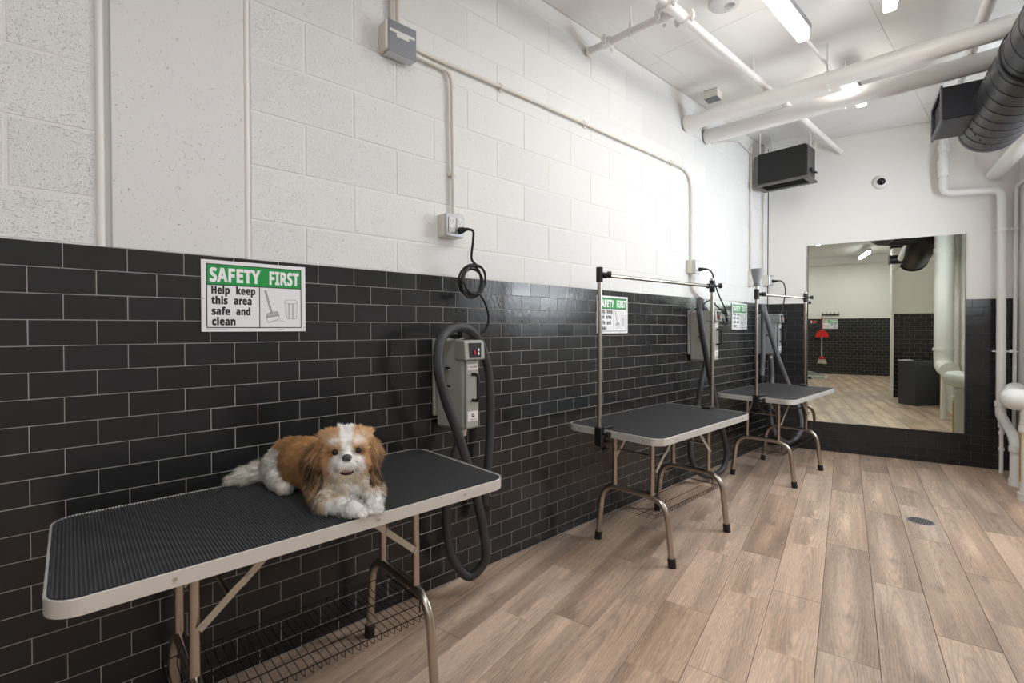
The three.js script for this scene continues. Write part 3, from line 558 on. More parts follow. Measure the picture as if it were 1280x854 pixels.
// --- black heater hung in the corner, camera dome, ceiling speaker, ceiling box, duct
{
  const h = thing('unit_heater', 'black box heater hanging on rods in the far left corner by the ceiling', 'heater', V(0.05, 2.68, 5.08));
  const x0 = 0.05, D0 = 5.08, b = (a, c, y0, y1, d0, d1, r = 0.003) => box(a - x0, c - x0, y0 - 2.68, y1 - 2.68, d0 - D0, d1 - D0, r);
  part(h, 'cabinet', b(0.085, 0.505, 2.685, 2.985, 5.08, 5.33), M.darkMetal);
  part(h, 'side_panel', b(0.5055, 0.515, 2.69, 2.98, 5.10, 5.22), mat({ color: 0x4a4a4a, roughness: 0.4, metalness: 0.4 }));
  part(h, 'side_panel', b(0.5055, 0.515, 2.69, 2.98, 5.225, 5.32), mat({ color: 0x4a4a4a, roughness: 0.4, metalness: 0.4 }));
  part(h, 'outlet_frame', [b(0.05, 0.53, 2.665, 2.6845, 5.06, 5.10), b(0.05, 0.53, 2.665, 2.6845, 5.30, 5.35), b(0.05, 0.10, 2.665, 2.6845, 5.1005, 5.2995), b(0.48, 0.53, 2.665, 2.6845, 5.1005, 5.2995)], mat({ color: 0x6a6865, roughness: 0.45, metalness: 0.5 }));
  for (let k = 0; k < 4; k++) part(h, 'louver', b(0.101, 0.479, 2.668, 2.682, 5.13 + k * 0.045, 5.134 + k * 0.045, 0.001), M.darkMetal);
  for (const [x, D] of [[0.10, 5.10], [0.13, 5.31], [0.50, 5.235], [0.522, 5.31]]) part(h, 'hanger_rod', bar(V(x - x0, (x > 0.5 ? 2.72 : 2.98) - 2.68, D - D0), V(x - x0, CEIL - 0.002 - 2.68, D - D0), 0.005, 8), M.whitePaint);
  part(h, 'wall_bracket', b(0.035, 0.0845, 2.69, 2.99, 5.13, 5.17), mat({ color: 0x7c7a76, roughness: 0.5, metalness: 0.4 }));
  part(h, 'latch', b(0.5155, 0.53, 2.745, 2.775, 5.18, 5.26), M.blackPlastic); part(h, 'latch', b(0.5155, 0.535, 2.75, 2.765, 5.29, 5.33), M.blackPlastic);
}
{
  const u = new THREE.Vector3(Math.cos(SK), 0, -Math.sin(SK)), n = new THREE.Vector3(Math.sin(SK), 0, Math.cos(SK)), p = onBack(0.962, -0.006, 2.688);
  const c = thing('security_camera', 'small white dome camera with dark lens on the far wall above mirror', 'camera', p);
  const lath = (pts, s) => { const g = new THREE.LatheGeometry(pts.map((q) => new THREE.Vector2(q[0], q[1])), s); g.rotateX(Math.PI / 2); g.applyMatrix4(new THREE.Matrix4().makeBasis(u, new THREE.Vector3(0, 1, 0), n)); return g; };
  part(c, 'base_ring', lath([[0, 0], [0.062, 0], [0.064, 0.006], [0.06, 0.022], [0.05, 0.034], [0.036, 0.038], [0, 0.038]], 30), M.whitePlastic);
  part(c, 'dome_lens', lath([[0.034, 0.0385], [0.032, 0.05], [0.022, 0.062], [0.01, 0.067], [0, 0.068]], 24), mat({ color: 0x0a0a0b, roughness: 0.12 }));
  const s = thing('ceiling_speaker', 'round white ceiling speaker cut by the top edge of the photo', 'speaker', V(0.735, CEIL, 2.82));
  const fl = (pts, seg) => { const g = new THREE.LatheGeometry(pts.map((q) => new THREE.Vector2(q[0], -q[1])), seg); return g; };
  part(s, 'housing', fl([[0, 0.001], [0.085, 0.001], [0.09, 0.01], [0.09, 0.055], [0.082, 0.066], [0, 0.066]].reverse(), 32), mat({ color: 0xc9c9ca, roughness: 0.5 }));
  part(s, 'driver', (() => { const g = fl([[0, 0.072], [0.02, 0.07], [0.03, 0.0665]], 20); g.translate(0.015, 0, -0.03); return g; })(), M.steelPlate);
  const k = thing('ceiling_sensor', 'small beige box with a grey underside on the ceiling by left wall', 'sensor', V(0.165, CEIL, 3.915));
  part(k, 'box_body', (() => { const g = box(-0.055, 0.055, -0.062, -0.001, -0.055, 0.055, 0.003); g.rotateY(0.1); return g; })(), M.beigePaint);
  part(k, 'grille', (() => { const g = box(-0.05, 0.05, -0.068, -0.0625, -0.05, 0.05, 0.002); g.rotateY(0.1); return g; })(), mat({ color: 0x77777a, roughness: 0.6 }));
}
{
  const t = 12.5 * Math.PI / 180, ax = new THREE.Vector3(Math.sin(t), 0, Math.cos(t));   // from the far end toward the camera
  const end = AN(0.818, 4.75, 2.676, t), d = thing('round_duct', 'black spiral round duct with a square side outlet at the top right', 'duct', end.clone());
  const R = 0.1755, L = 1.72, pts = [], lathe = [];
  lathe.push([0, 0], [R - 0.012, 0], [R - 0.001, 0.004], [R, 0.010]);
  const step = 0.135; const seams = [];
  for (let y = 0.055; y < L; y += step) { lathe.push([R, y - 0.003], [R + 0.0012, y - 0.0015], [R + 0.0012, y + 0.0015], [R, y + 0.003]); seams.push(y); }
  lathe.push([R, L], [0, L]);
  const g = new THREE.LatheGeometry(lathe.map((p) => new THREE.Vector2(p[0], p[1])), 56); g.applyQuaternion(new THREE.Quaternion().setFromUnitVectors(new THREE.Vector3(0, 1, 0), ax));
    part(d, 'duct_shell', g, M.ductBlack);
  part(d, 'seam', seams.map((y) => { const k = new THREE.TorusGeometry(R + 0.0008, 0.0015, 5, 56); k.applyQuaternion(new THREE.Quaternion().setFromUnitVectors(new THREE.Vector3(0, 0, 1), ax)); k.translate(ax.x * (y + 0.0035), 0, ax.z * (y + 0.0035)); return k; }), M.ductSeam);
  // side outlet: in the duct's frame a runs left to right, n toward the far wall
  const ob = (a0, a1, y0, y1, n0, n1, r = 0.002) => { const k = new RoundedBoxGeometry(a1 - a0, y1 - y0, n1 - n0, 1, r); k.translate((a0 + a1) / 2 - 0.818, (y0 + y1) / 2 - 2.676, -((n0 + n1) / 2 - 4.75)); k.rotateY(t); return k; };
  const br = part(d, 'side_outlet', [ob(0.50, 0.72, 2.613, 2.618, 4.205, 4.62), ob(0.50, 0.72, 2.822, 2.826, 4.205, 4.62), ob(0.50, 0.72, 2.6185, 2.8215, 4.205, 4.21), ob(0.50, 0.72, 2.6185, 2.8215, 4.615, 4.62)], mat({ color: 0x15151d, roughness: 0.4, metalness: 0.3 }));
  part(br, 'flange', [ob(0.488, 0.50, 2.602, 2.626, 4.194, 4.631), ob(0.488, 0.50, 2.813, 2.837, 4.194, 4.631), ob(0.488, 0.50, 2.6265, 2.8125, 4.194, 4.216), ob(0.488, 0.50, 2.6265, 2.8125, 4.609, 4.631)], mat({ color: 0x55555a, roughness: 0.4, metalness: 0.5 }));
  part(br, 'grille', ob(0.508, 0.512, 2.6185, 2.8215, 4.21, 4.615, 0.001), mat({ color: 0x18181a, roughness: 0.7 }));
  const sc = []; for (let k = 0; k < 6; k++) { const a = Math.PI * (1.18 + 0.07 * k), y = 0.36 - k * 0.05; sc.push((() => { const s = new THREE.SphereGeometry(0.005, 8, 6); s.translate(0, 0, 0); const q = new THREE.Vector3(Math.cos(a) * (R + 0.004), Math.sin(a) * (R + 0.004), y).applyAxisAngle(new THREE.Vector3(0, 1, 0), t); s.translate(q.x, q.y, q.z); return s; })()); }
  for (const k of sc) part(d, 'screw', k, M.blackPlastic);
  { const e = ax.clone().multiplyScalar(L - 0.02); part(d, 'duct_elbow', tube(bend([e.clone(), e.clone().addScaledVector(ax, 0.26), e.clone().addScaledVector(ax, 0.30).add(new THREE.Vector3(0.5, 0, -0.02))], 0.24, 10), R + 0.004, 40), M.ductBlack); }
  for (const y of [1.2]) part(d, 'duct_hanger', [(() => { const k = new THREE.TorusGeometry(R + 0.006, 0.004, 6, 40); k.scale(1, 1, 3); k.applyQuaternion(new THREE.Quaternion().setFromUnitVectors(new THREE.Vector3(0, 0, 1), ax)); k.translate(ax.x * y, 0, ax.z * y); return k; })(), bar(ax.clone().multiplyScalar(y).add(new THREE.Vector3(0, R, 0)), ax.clone().multiplyScalar(y).add(new THREE.Vector3(0, CEIL - 2.676 - 0.002, 0)), 0.004, 8)], M.darkMetal);
  // second duct over the rear right corner, outside the frame, only seen in the mirror
  const r0 = AN(1.52, 1.75, 2.37), rb = thing('branch_duct', 'grey-black round duct with two side stubs, seen only in the mirror', 'duct', r0.clone());
  const T = (a, n, y) => AN(a, n, y).sub(r0);
  part(rb, 'duct_shell', tube(bend([T(1.52, 1.75, 2.37), T(1.52, 2.6, 2.53), T(1.52, 2.75, CEIL - 0.003)], 0.3, 10), 0.185, 40), M.ductBlack);
  part(rb, 'end_ring', bar(T(1.52, 1.74, 2.369), T(1.52, 1.79, 2.379), 0.197, 40), M.darkMetal);
  for (const y of [2.60, 2.36]) { const s = part(rb, 'side_stub', bar(T(1.5, 2.02 + (y - 2.36) * 0.4, y), T(1.19, 2.02 + (y - 2.36) * 0.4, y), 0.068, 26), M.ductBlack); part(s, 'stub_ring', bar(T(1.20, 2.02 + (y - 2.36) * 0.4, y), T(1.18, 2.02 + (y - 2.36) * 0.4, y), 0.08, 26), M.darkMetal); }
  part(rb, 'flexible_hose', tube([T(1.30, 1.78, 2.24), T(1.33, 2.2, 2.42), T(1.36, 2.5, 2.56), T(1.38, 2.6, 2.62)], 0.04, 14), M.whitePlastic);
  part(rb, 'duct_hanger', bar(T(1.52, 1.95, 2.58), T(1.52, 1.95, CEIL - 0.002), 0.005, 8), M.darkMetal);
}
// --- grooming tables
const TABLE = (() => {
  // built round the middle of the table; x across, D along
  const make = (label, L, fr, pos) => {
    const W = 0.60, t = thing('grooming_table', label, 'table', pos, 0);
    const x0 = -W / 2, x1 = W / 2, d0 = -L / 2, d1 = L / 2;
    part(t, 'tabletop', raise(roundRect(x0 + 0.004, x1 - 0.004, d0 + 0.004, d1 - 0.004, 0.06), 0.686, 0.7155), M.blackPlastic);
    const ring = roundRect(x0, x1, d0, d1, 0.064); ring.holes.push(roundRect(x0 + 0.0055, x1 - 0.0055, d0 + 0.0055, d1 - 0.0055, 0.0585, THREE.Path));
    part(t, 'edge_trim', raise(ring, 0.684, 0.7215, 0.0016, 10), M.aluminium);
    const top = part(t, 'rubber_mat', raise(roundRect(x0 + 0.0062, x1 - 0.0062, d0 + 0.0062, d1 - 0.0062, 0.057), 0.716, 0.7185, 0, 10), M.matTop);
    // ribs of the mat across the table
    const pos3 = [], step = 0.0076, rad = 0.057, xe = W / 2 - 0.008;
    for (let d = d0 + 0.014; d < d1 - 0.014; d += step) {
      let e = xe; const c = Math.max(0, Math.abs(d) - (L / 2 - 0.0062 - rad)); if (c > 0) e = xe - rad + Math.sqrt(Math.max(0, rad * rad - c * c));
      const w = 0.0029, y0 = 0.7184, y1 = 0.7222, P = (x, y, k) => [x, y, -k];
      const q = (a, b, c2, f) => { for (const v of [a, b, c2, a, c2, f]) pos3.push(...v); };
      q(P(-e, y0, d - w), P(e, y0, d - w), P(e, y1, d - w * 0.5), P(-e, y1, d - w * 0.5)); q(P(-e, y1, d - w * 0.5), P(e, y1, d - w * 0.5), P(e, y1, d + w * 0.5), P(-e, y1, d + w * 0.5)); q(P(-e, y1, d + w * 0.5), P(e, y1, d + w * 0.5), P(e, y0, d + w), P(-e, y0, d + w));
    }
    const rg = new THREE.BufferGeometry(); rg.setAttribute('position', new THREE.Float32BufferAttribute(pos3, 3)); rg.computeVertexNormals();
    const rv = part(top, 'mat_ribs', rg, M.matTop); rv.userData.kind = 'stuff';
    // rivets along the trim
    const riv = []; for (const s of [-1, 1]) { for (const x of [-0.2, 0.2]) riv.push(bar(new THREE.Vector3(x, 0.703, s * (L / 2 - 0.002)), new THREE.Vector3(x, 0.703, s * (L / 2 + 0.0016)), 0.006, 10)); for (const d of [-0.4, 0.1, 0.42]) riv.push(bar(new THREE.Vector3(s * (W / 2 - 0.002), 0.703, -d), new THREE.Vector3(s * (W / 2 + 0.0016), 0.703, -d), 0.005, 10)); }
    for (const k of riv) part(t, 'rivet', k, M.zinc);
    for (const s of [-1, 1]) {
      const D = s * fr, fz = (x, y) => V(x, y, D);
      const lf = part(t, 'leg_frame', tube(bend([fz(-0.238, 0.03), fz(-0.205, 0.347), fz(0.205, 0.347), fz(0.238, 0.03)], 0.115, 10), 0.0165, 16), M.nickel);
      for (const x of [-0.121, 0.121]) part(lf, 'upright', bar(fz(x, 0.352), fz(x, 0.685), 0.0128, 16), M.nickel);
      for (const x of [-1, 1]) part(lf, 'foot_cap', bar(fz(x * 0.2412, 0.0005), fz(x * 0.236, 0.048), 0.0205, 18), M.rubber);
      for (const x of [-1, 1]) {
        // flat folding brace from the upright to the underside
        const a = V(x * 0.121, 0.488, D - s * 0.014), b = V(x * 0.121, 0.684, D - s * 0.235), m = a.clone().lerp(b, 0.5);
        const flat = (p, q, off) => { const dir = q.clone().sub(p), g = new RoundedBoxGeometry(0.003, dir.length() + 0.02, 0.020, 1, 0.001); g.translate(x * (0.0185 + off), dir.length() / 2, 0); const ang = Math.atan2(-(q.z - p.z), q.y - p.y); g.rotateX(-ang); g.translate(p.x, p.y, p.z); return g; };
        const brc = part(t, 'brace', [flat(a, m.clone().lerp(b, 0.12), 0), flat(m.clone().lerp(a, 0.12), b.clone().lerp(a, 0.06), 0.0035)], M.zinc);
        const px = x * 0.121; for (const k of [bar(new THREE.Vector3(px + x * 0.0145, m.y, m.z), new THREE.Vector3(px + x * 0.0275, m.y, m.z), 0.0062, 10), bar(new THREE.Vector3(px + x * 0.011, a.y, a.z), new THREE.Vector3(px + x * 0.024, a.y, a.z), 0.0058, 10)]) part(brc, 'pivot_bolt', k, M.steelPlate);
      }
      part(t, 'brace_rod', bar(V(-0.138, 0.545, D - s * 0.078), V(0.138, 0.545, D - s * 0.078), 0.0062, 10), M.nickel);
    }
    // wire rack slung between the leg frames
    const w = [], rx = 0.162, rd = fr + 0.04, yb = 0.238, yt = 0.266;
    for (const [x, y] of [[-rx, yt], [rx, yt], [-rx * 0.33, yb - 0.003], [rx * 0.33, yb - 0.003]]) w.push(tube([V(x, y, -rd), V(x, y, rd)], y > 0.27 ? 0.0024 : 0.002, 6));
    for (const s of [-1, 1]) w.push(tube([V(-rx, yt, s * rd), V(rx, yt, s * rd)], 0.0024, 6));
    for (let d = -rd + 0.014; d < rd; d += 0.0245) w.push(tube([V(-rx, yt, d), V(-rx * 1.0, yb + 0.006, d), V(-rx + 0.02, yb, d), V(rx - 0.02, yb, d), V(rx * 1.0, yb + 0.006, d), V(rx, yt, d)], 0.0013, 5, false));
    for (const s of [-1, 1]) for (const x of [-1, 1]) w.push(tube([V(x * rx * 0.9, yt, s * fr), V(x * rx * 0.9, 0.352, s * fr)], 0.0022, 6));
    part(t, 'wire_rack', w, M.wire);
    return t;
  };
  make('black topped grooming table with the dog lying on it, nearest the camera', 1.235, 0.335, V(0.3585, 0, 0.571));
  make('middle grooming table, with a posted crossbar above it and nobody on top', 1.115, 0.335, V(0.432, 0, 2.685));
  make('farthest grooming table, beside the mirror and far wall', 1.125, 0.345, V(0.437, 0, 4.592));
})();
// --- grooming arms clamped to the second and third table
function groomingArm(label, x1, dA, x2, dB, bar1, bar2, top1, top2, cy) {
  const o = thing('grooming_gantry', label, 'grooming stand', V(x1, 0.72, dA));
  const P = (x, y, D) => V(x - x1, y - 0.72, D - dA);
  const dir = P(x2, bar2, dB).sub(P(x1, bar1, dA)).normalize();
  for (const [x, D, top, s] of [[x1, dA, top1, -1], [x2, dB, top2, 1]]) {
    part(o, 'post', bar(P(x, s < 0 ? 0.635 : 0.60, D), P(x, top, D), 0.0122, 18), M.chrome);
    const jaw = [box(-0.021, 0.021, 0.6885 - 0.72 - 0.055, 0.015, D - dA - 0.018, D - dA + 0.018, 0.004), box(-0.03, 0.03, 0.0022, 0.0185, s < 0 ? D - dA : D - dA - 0.085, s < 0 ? D - dA + 0.085 : D - dA, 0.004), box(-0.025, 0.025, -0.085, -0.066, s < 0 ? D - dA : D - dA - 0.07, s < 0 ? D - dA + 0.07 : D - dA, 0.004)];
    jaw.forEach((g) => g.translate(x - x1, 0, 0));
    const cl = part(o, 'clamp', jaw, M.blackPlastic);
    const kx = x - x1, kD = D - dA - s * 0.05;
    part(cl, 'clamp_screw', [bar(V(kx, -0.115, kD), V(kx, -0.036, kD), 0.006, 10), bar(V(kx, -0.122, kD), V(kx, -0.107, kD), 0.017, 8)], M.darkMetal);
    part(cl, 'clamp_knob', [bar(V(kx + 0.02, -0.02, D - dA), V(kx + 0.05, -0.02, D - dA), 0.006, 10), bar(V(kx + 0.045, -0.02, D - dA), V(kx + 0.066, -0.02, D - dA), 0.0165, 8)], M.blackPlastic);
  }
  part(o, 'crossbar', bar(P(x1, bar1, dA).addScaledVector(dir, 0.035), P(x2, bar2, dB).addScaledVector(dir, -0.02), 0.0105, 18), M.chrome);
  for (const [x, D, y, s] of [[x1, dA, bar1, 1], [x2, dB, bar2, -1]]) {
    const c = P(x, y, D);
    const j = part(o, 'corner_joint', [bar(c.clone().add(new THREE.Vector3(0, -0.04, 0)), c.clone().add(new THREE.Vector3(0, 0.04, 0)), 0.0185, 20), bar(c.clone(), c.clone().addScaledVector(dir, s * 0.055), 0.0165, 18)], M.blackPlastic);
    const kd = s > 0 ? new THREE.Vector3(0.75, 0, -0.65).normalize() : new THREE.Vector3(0.85, 0.05, -0.5).normalize();
    part(j, 'thumb_knob', [bar(c.clone(), c.clone().addScaledVector(kd, 0.045), 0.006, 10), bar(c.clone().addScaledVector(kd, 0.04), c.clone().addScaledVector(kd, 0.062), 0.0175, 8)], M.blackPlastic);
  }
  return o;
}
groomingArm('tall metal grooming gantry of two posts and a crossbar, clamped to the middle table', 0.377, 2.115, 0.472, 3.245, 1.556, 1.552, 1.584, 1.607, 0);
groomingArm('tall metal grooming gantry clamped to the farthest table, in front of the room corner', 0.472, 4.02, 0.485, 5.165, 1.535, 1.553, 1.67, 1.61, 0);
{
  const o = thing('dryer_nozzle', 'grey flared dryer nozzle stuck on the near post of the farthest grooming gantry', 'nozzle', V(0.473, 1.60, 4.02));
  const g = new THREE.LatheGeometry([[0.0135, 0], [0.022, 0.0], [0.025, 0.03], [0.045, 0.125], [0.046, 0.135], [0.042, 0.135], [0.036, 0.10], [0.0135, 0.075], [0.0135, 0]].map((p) => new THREE.Vector2(...p)), 28); g.scale(1, 1, 0.85);
  part(o, 'nozzle_cone', g, mat({ color: 0x868b8e, roughness: 0.5 })); part(o, 'nozzle_collar', (() => { const k = new THREE.CylinderGeometry(0.0245, 0.0245, 0.02, 24); k.translate(0, 0.012, 0); return k; })(), mat({ color: 0x74787b, roughness: 0.5 }));
}
// --- wall dryers with hose and power cord
const hoseR = (R) => (i, len) => R + 0.0011 * Math.sin(len * 2 * Math.PI / 0.0085);
function dryer(label, y, D, hosePts, cordPts, hoseMat, tone) {
  const o = thing('wall_dryer', label, 'pet dryer', V(0, y, D));
  const plan = (pts, r) => { const s = new THREE.Shape(), n = pts.length; for (let i = 0; i < n; i++) { const a = pts[(i + n - 1) % n], b = pts[i], c = pts[(i + 1) % n]; const A = new THREE.Vector2(...a), B = new THREE.Vector2(...b), C = new THREE.Vector2(...c); const p = B.clone().add(A.sub(B).setLength(r)), q = B.clone().add(C.sub(B).setLength(r)); i ? s.lineTo(p.x, p.y) : s.moveTo(p.x, p.y); s.quadraticCurveTo(B.x, B.y, q.x, q.y); } s.closePath(); return s; };
  const M0 = tone ? mat({ color: tone, roughness: 0.42 }) : M.dryer;
  // tank: seen from the end it is a rounded wedge, seen from the side its lower corners are rounded
  const tank0 = raise(plan([[0.022, -0.092], [0.20, -0.046], [0.20, 0.046], [0.022, 0.092]], 0.02), 0.008, 0.422, 0.014, 6);
  const tank = tank0, tp = tank.attributes.position;
  for (let i = 0; i < tp.count; i++) { const k = Math.max(0, (0.085 - tp.getY(i)) / 0.085), zx = tp.getX(i) - 0.022; tp.setX(i, 0.022 + zx * (1 - 0.09 * k * k)); tp.setZ(i, tp.getZ(i) * (1 - 0.34 * k * k)); }
  tank.computeVertexNormals();
  part(o, 'tank', tank, M0);
  part(o, 'front_rib', box(0.1985, 0.211, 0.02, 0.335, -0.037, 0.037, 0.006, 2), M0);
  part(o, 'control_hood', (() => { const s = new THREE.Shape(); s.moveTo(0.13, 0.335); s.lineTo(0.222, 0.335); s.quadraticCurveTo(0.232, 0.335, 0.232, 0.345); s.lineTo(0.226, 0.412); s.quadraticCurveTo(0.224, 0.426, 0.21, 0.426); s.lineTo(0.13, 0.426); s.closePath(); const g = new THREE.ExtrudeGeometry(s, { depth: 0.104, bevelEnabled: true, bevelThickness: 0.006, bevelSize: 0.006, bevelOffset: -0.006, bevelSegments: 2 }); g.translate(0, 0, -0.052); return g; })(), M0);
  const panel = part(o, 'control_panel', box(0.2265, 0.2345, 0.346, 0.414, -0.033, 0.033, 0.001), M.blackPlastic);
  for (const y0 of [0.358, 0.375]) part(panel, 'switch', box(0.2348, 0.2385, y0, y0 + 0.013, 0.010, 0.019, 0.001), M.whitePlastic, 'small white switch');
  part(panel, 'switch', box(0.2348, 0.239, 0.360, 0.378, -0.014, -0.004, 0.001), M.red, 'red power switch');
  part(o, 'handle', tube(bend([new THREE.Vector3(0.205, 0.268, 0), new THREE.Vector3(0.252, 0.268, 0), new THREE.Vector3(0.252, 0.148, 0), new THREE.Vector3(0.205, 0.148, 0)], 0.02, 6), 0.0082, 12), M.blackPlastic, 'black handle');
  const nt = tex(128, 64, (x, y) => { const on = y > 22 && y < 44 && x > 12 && x < 116 && (vnoise(x / 7, 3.3 + y / 14) > 0.46) && (Math.floor(x / 2) % 8 > 0); return on ? [70, 62, 60] : [222, 214, 208]; }, true, false);
  part(o, 'name_plate', box(0.2112, 0.2125, 0.288, 0.315, -0.030, 0.030, 0.0003), mat({ map: nt, roughness: 0.4 }), 'pale name plate');
  const st = tex(64, 64, (x, y) => { const dx = x - 32, dy = y - 36; const on = (dx * dx / 90 + dy * dy / 150 < 1 && vnoise(x / 5, y / 5) > 0.3) || (y > 8 && y < 14 && x > 12 && x < 52 && x % 5 < 3); return on ? [40, 36, 38] : [226, 220, 218]; }, true, false);
  part(o, 'sticker', box(0.2112, 0.2122, 0.052, 0.098, -0.030, 0.030, 0.0003), mat({ map: st, roughness: 0.4 }), 'white sticker with dark emblem');
  // cooling slots on both flanks
  for (const s of [-1, 1]) for (const yy of [0.29, 0.205]) {
    const g1 = new RoundedBoxGeometry(0.085, 0.008, 0.006, 1, 0.002), g2 = new RoundedBoxGeometry(0.085, 0.006, 0.014, 1, 0.002);
    for (const g of [g1, g2]) g.rotateY(s * -0.253); g1.translate(0.105, yy + 0.007, s * 0.0715); g2.translate(0.105, yy - 0.001, s * 0.0725);
    part(o, 'vent_slot', g1, M.blackPlastic); part(o, 'vent_lip', g2, M0);
  }
  part(o, 'wall_bracket', [box(0.0022, 0.0215, 0.06, 0.43, -0.086, 0.086, 0.006, 2), box(0.0215, 0.05, 0.39, 0.431, -0.086, 0.086, 0.006)], M0);
  part(o, 'hose_hook', tube(bend([V(0.022, 0.44, 0.02), V(0.09, 0.44, 0.02), V(0.09, 0.475, 0.02)], 0.02), 0.011, 12), M.blackPlastic);
  part(o, 'hose_connector', [bar(V(0.12, -0.03, 0.005), V(0.12, 0.012, 0.005), 0.0225, 18), bar(V(0.12, -0.012, 0.005), V(0.12, -0.004, 0.005), 0.026, 18)], M.zinc);
  const rel = (p) => new THREE.Vector3(p[0], p[1] - y, -(p[2] - D));
  const hp = [[0.12, y - 0.012, D + 0.005], ...hosePts].map(rel);
  const path = smoothPath(hp, Math.round(hp.reduce((s, p, i) => s + (i ? p.distanceTo(hp[i - 1]) : 0), 0) / 0.0032));
  const hs = part(o, 'hose', tube(path, hoseR(0.0215), 14), hoseMat, 'ribbed flexible hose');
  const e = path[path.length - 1], e0 = path[path.length - 12], ed = e.clone().sub(e0).normalize();
  part(hs, 'hose_end', [bar(e.clone().addScaledVector(ed, -0.03), e.clone().addScaledVector(ed, 0.03), 0.0245, 18), bar(e.clone().addScaledVector(ed, 0.025), e.clone().addScaledVector(ed, 0.07), 0.022, 18, 0.015)], M.blackPlastic);
  const cp = cordPts.map(rel);
  const pc = part(o, 'power_cord', tube(smoothPath(cp, cp.length * 9), 0.0060, 8), M.cord, 'black power cord');
  part(pc, 'plug', [bar(cp[0], cp[0].clone().add(new THREE.Vector3(0.03, 0, 0)), 0.0175, 14, 0.013), bar(cp[0].clone().add(new THREE.Vector3(0.029, 0, 0)), cp[0].clone().add(new THREE.Vector3(0.058, 0, -0.004)), 0.0105, 12, 0.007)], M.cord);
  return o;
}
const coil = (cx, cy, cD, rD, ry, turns, n, ph, tilt) => { const out = []; for (let i = 0; i <= n; i++) { const a = ph + i / n * Math.PI * 2 * turns, w = 1 + 0.16 * Math.sin(a * 0.37 + 1); const dx = rD * w * Math.cos(a), dy = ry * w * Math.sin(a); out.push([cx + 0.012 * Math.sin(a * 1.3) + 0.012 * i / n, cy + dy * Math.cos(tilt) - dx * Math.sin(tilt), cD + dx * Math.cos(tilt) + dy * Math.sin(tilt)]); } return out; };
dryer('wall dryer with a looped black hose beside the dog table, nearest the camera', 0.788, 1.377,
  [[0.115, 0.64, 1.335], [0.11, 0.46, 1.30], [0.115, 0.32, 1.298], [0.13, 0.19, 1.322], [0.155, 0.088, 1.40], [0.185, 0.15, 1.468], [0.2, 0.30, 1.45], [0.21, 0.46, 1.405], [0.222, 0.63, 1.345], [0.235, 0.81, 1.27], [0.245, 0.98, 1.195], [0.24, 1.12, 1.165], [0.22, 1.225, 1.20], [0.185, 1.272, 1.295], [0.15, 1.265, 1.40], [0.115, 1.195, 1.50], [0.09, 1.07, 1.57], [0.08, 0.90, 1.597], [0.078, 0.70, 1.592], [0.078, 0.50, 1.573], [0.078, 0.34, 1.553]],
  [[0.066, 1.745, 1.416], [0.122, 1.744, 1.424], [0.142, 1.735, 1.436], [0.14, 1.69, 1.438], [0.12, 1.60, 1.447], ...coil(0.095, 1.500, 1.466, 0.064, 0.072, 3.65, 46, 1.5, 0.5), [0.11, 1.43, 1.51], [0.105, 1.375, 1.552], [0.10, 1.31, 1.568], [0.085, 1.25, 1.545], [0.07, 1.225, 1.48], [0.06, 1.205, 1.42]], M.hose, 0);
dryer('wall dryer with black hose behind the middle table and its arm', 0.988, 3.897,
  [[0.115, 0.84, 3.845], [0.11, 0.62, 3.78], [0.11, 0.41, 3.68], [0.12, 0.25, 3.65], [0.14, 0.115, 3.73], [0.16, 0.05, 3.90], [0.19, 0.085, 4.07], [0.2, 0.20, 4.12], [0.2, 0.362, 4.066], [0.21, 0.583, 3.922], [0.22, 0.824, 3.79], [0.235, 1.084, 3.65], [0.24, 1.269, 3.57], [0.23, 1.402, 3.56], [0.19, 1.478, 3.64], [0.15, 1.49, 3.74], [0.12, 1.44, 3.83], [0.10, 1.42, 3.92]],
  [[0.066, 1.757, 3.896], [0.125, 1.755, 3.92], [0.145, 1.73, 3.95], [0.135, 1.66, 4.018], [0.13, 1.543, 4.125], [0.13, 1.44, 4.24], ...coil(0.12, 1.36, 4.22, 0.085, 0.05, 2.3, 26, 1.0, 0.55), [0.12, 1.46, 4.09], [0.11, 1.50, 4.04], [0.09, 1.485, 3.96], [0.06, 1.405, 3.93]], M.hose, 0x9b9c96);
dryer('grey wall dryer with grey hose in the far corner beside the mirror', 0.985, 5.335,
  [[0.115, 0.88, 5.39], [0.11, 0.74, 5.42], [0.13, 0.56, 5.32], [0.19, 0.40, 5.12], [0.25, 0.215, 5.13], [0.314, 0.13, 5.30], [0.376, 0.24, 5.42], [0.36, 0.42, 5.44], [0.31, 0.6, 5.40], [0.28, 0.77, 5.29], [0.25, 1.034, 5.108], [0.24, 1.307, 4.93], [0.23, 1.418, 4.88], [0.19, 1.478, 4.96], [0.14, 1.45, 5.09], [0.105, 1.28, 5.18], [0.10, 1.0, 5.20], [0.10, 0.76, 5.17]],
  [[0.066, 1.765, 5.545], [0.14, 1.765, 5.535], [0.175, 1.745, 5.525], [0.2, 1.66, 5.52], [0.195, 1.559, 5.50], [0.175, 1.42, 5.47], [0.12, 1.405, 5.40]], M.hoseGrey, 0x8d9090);

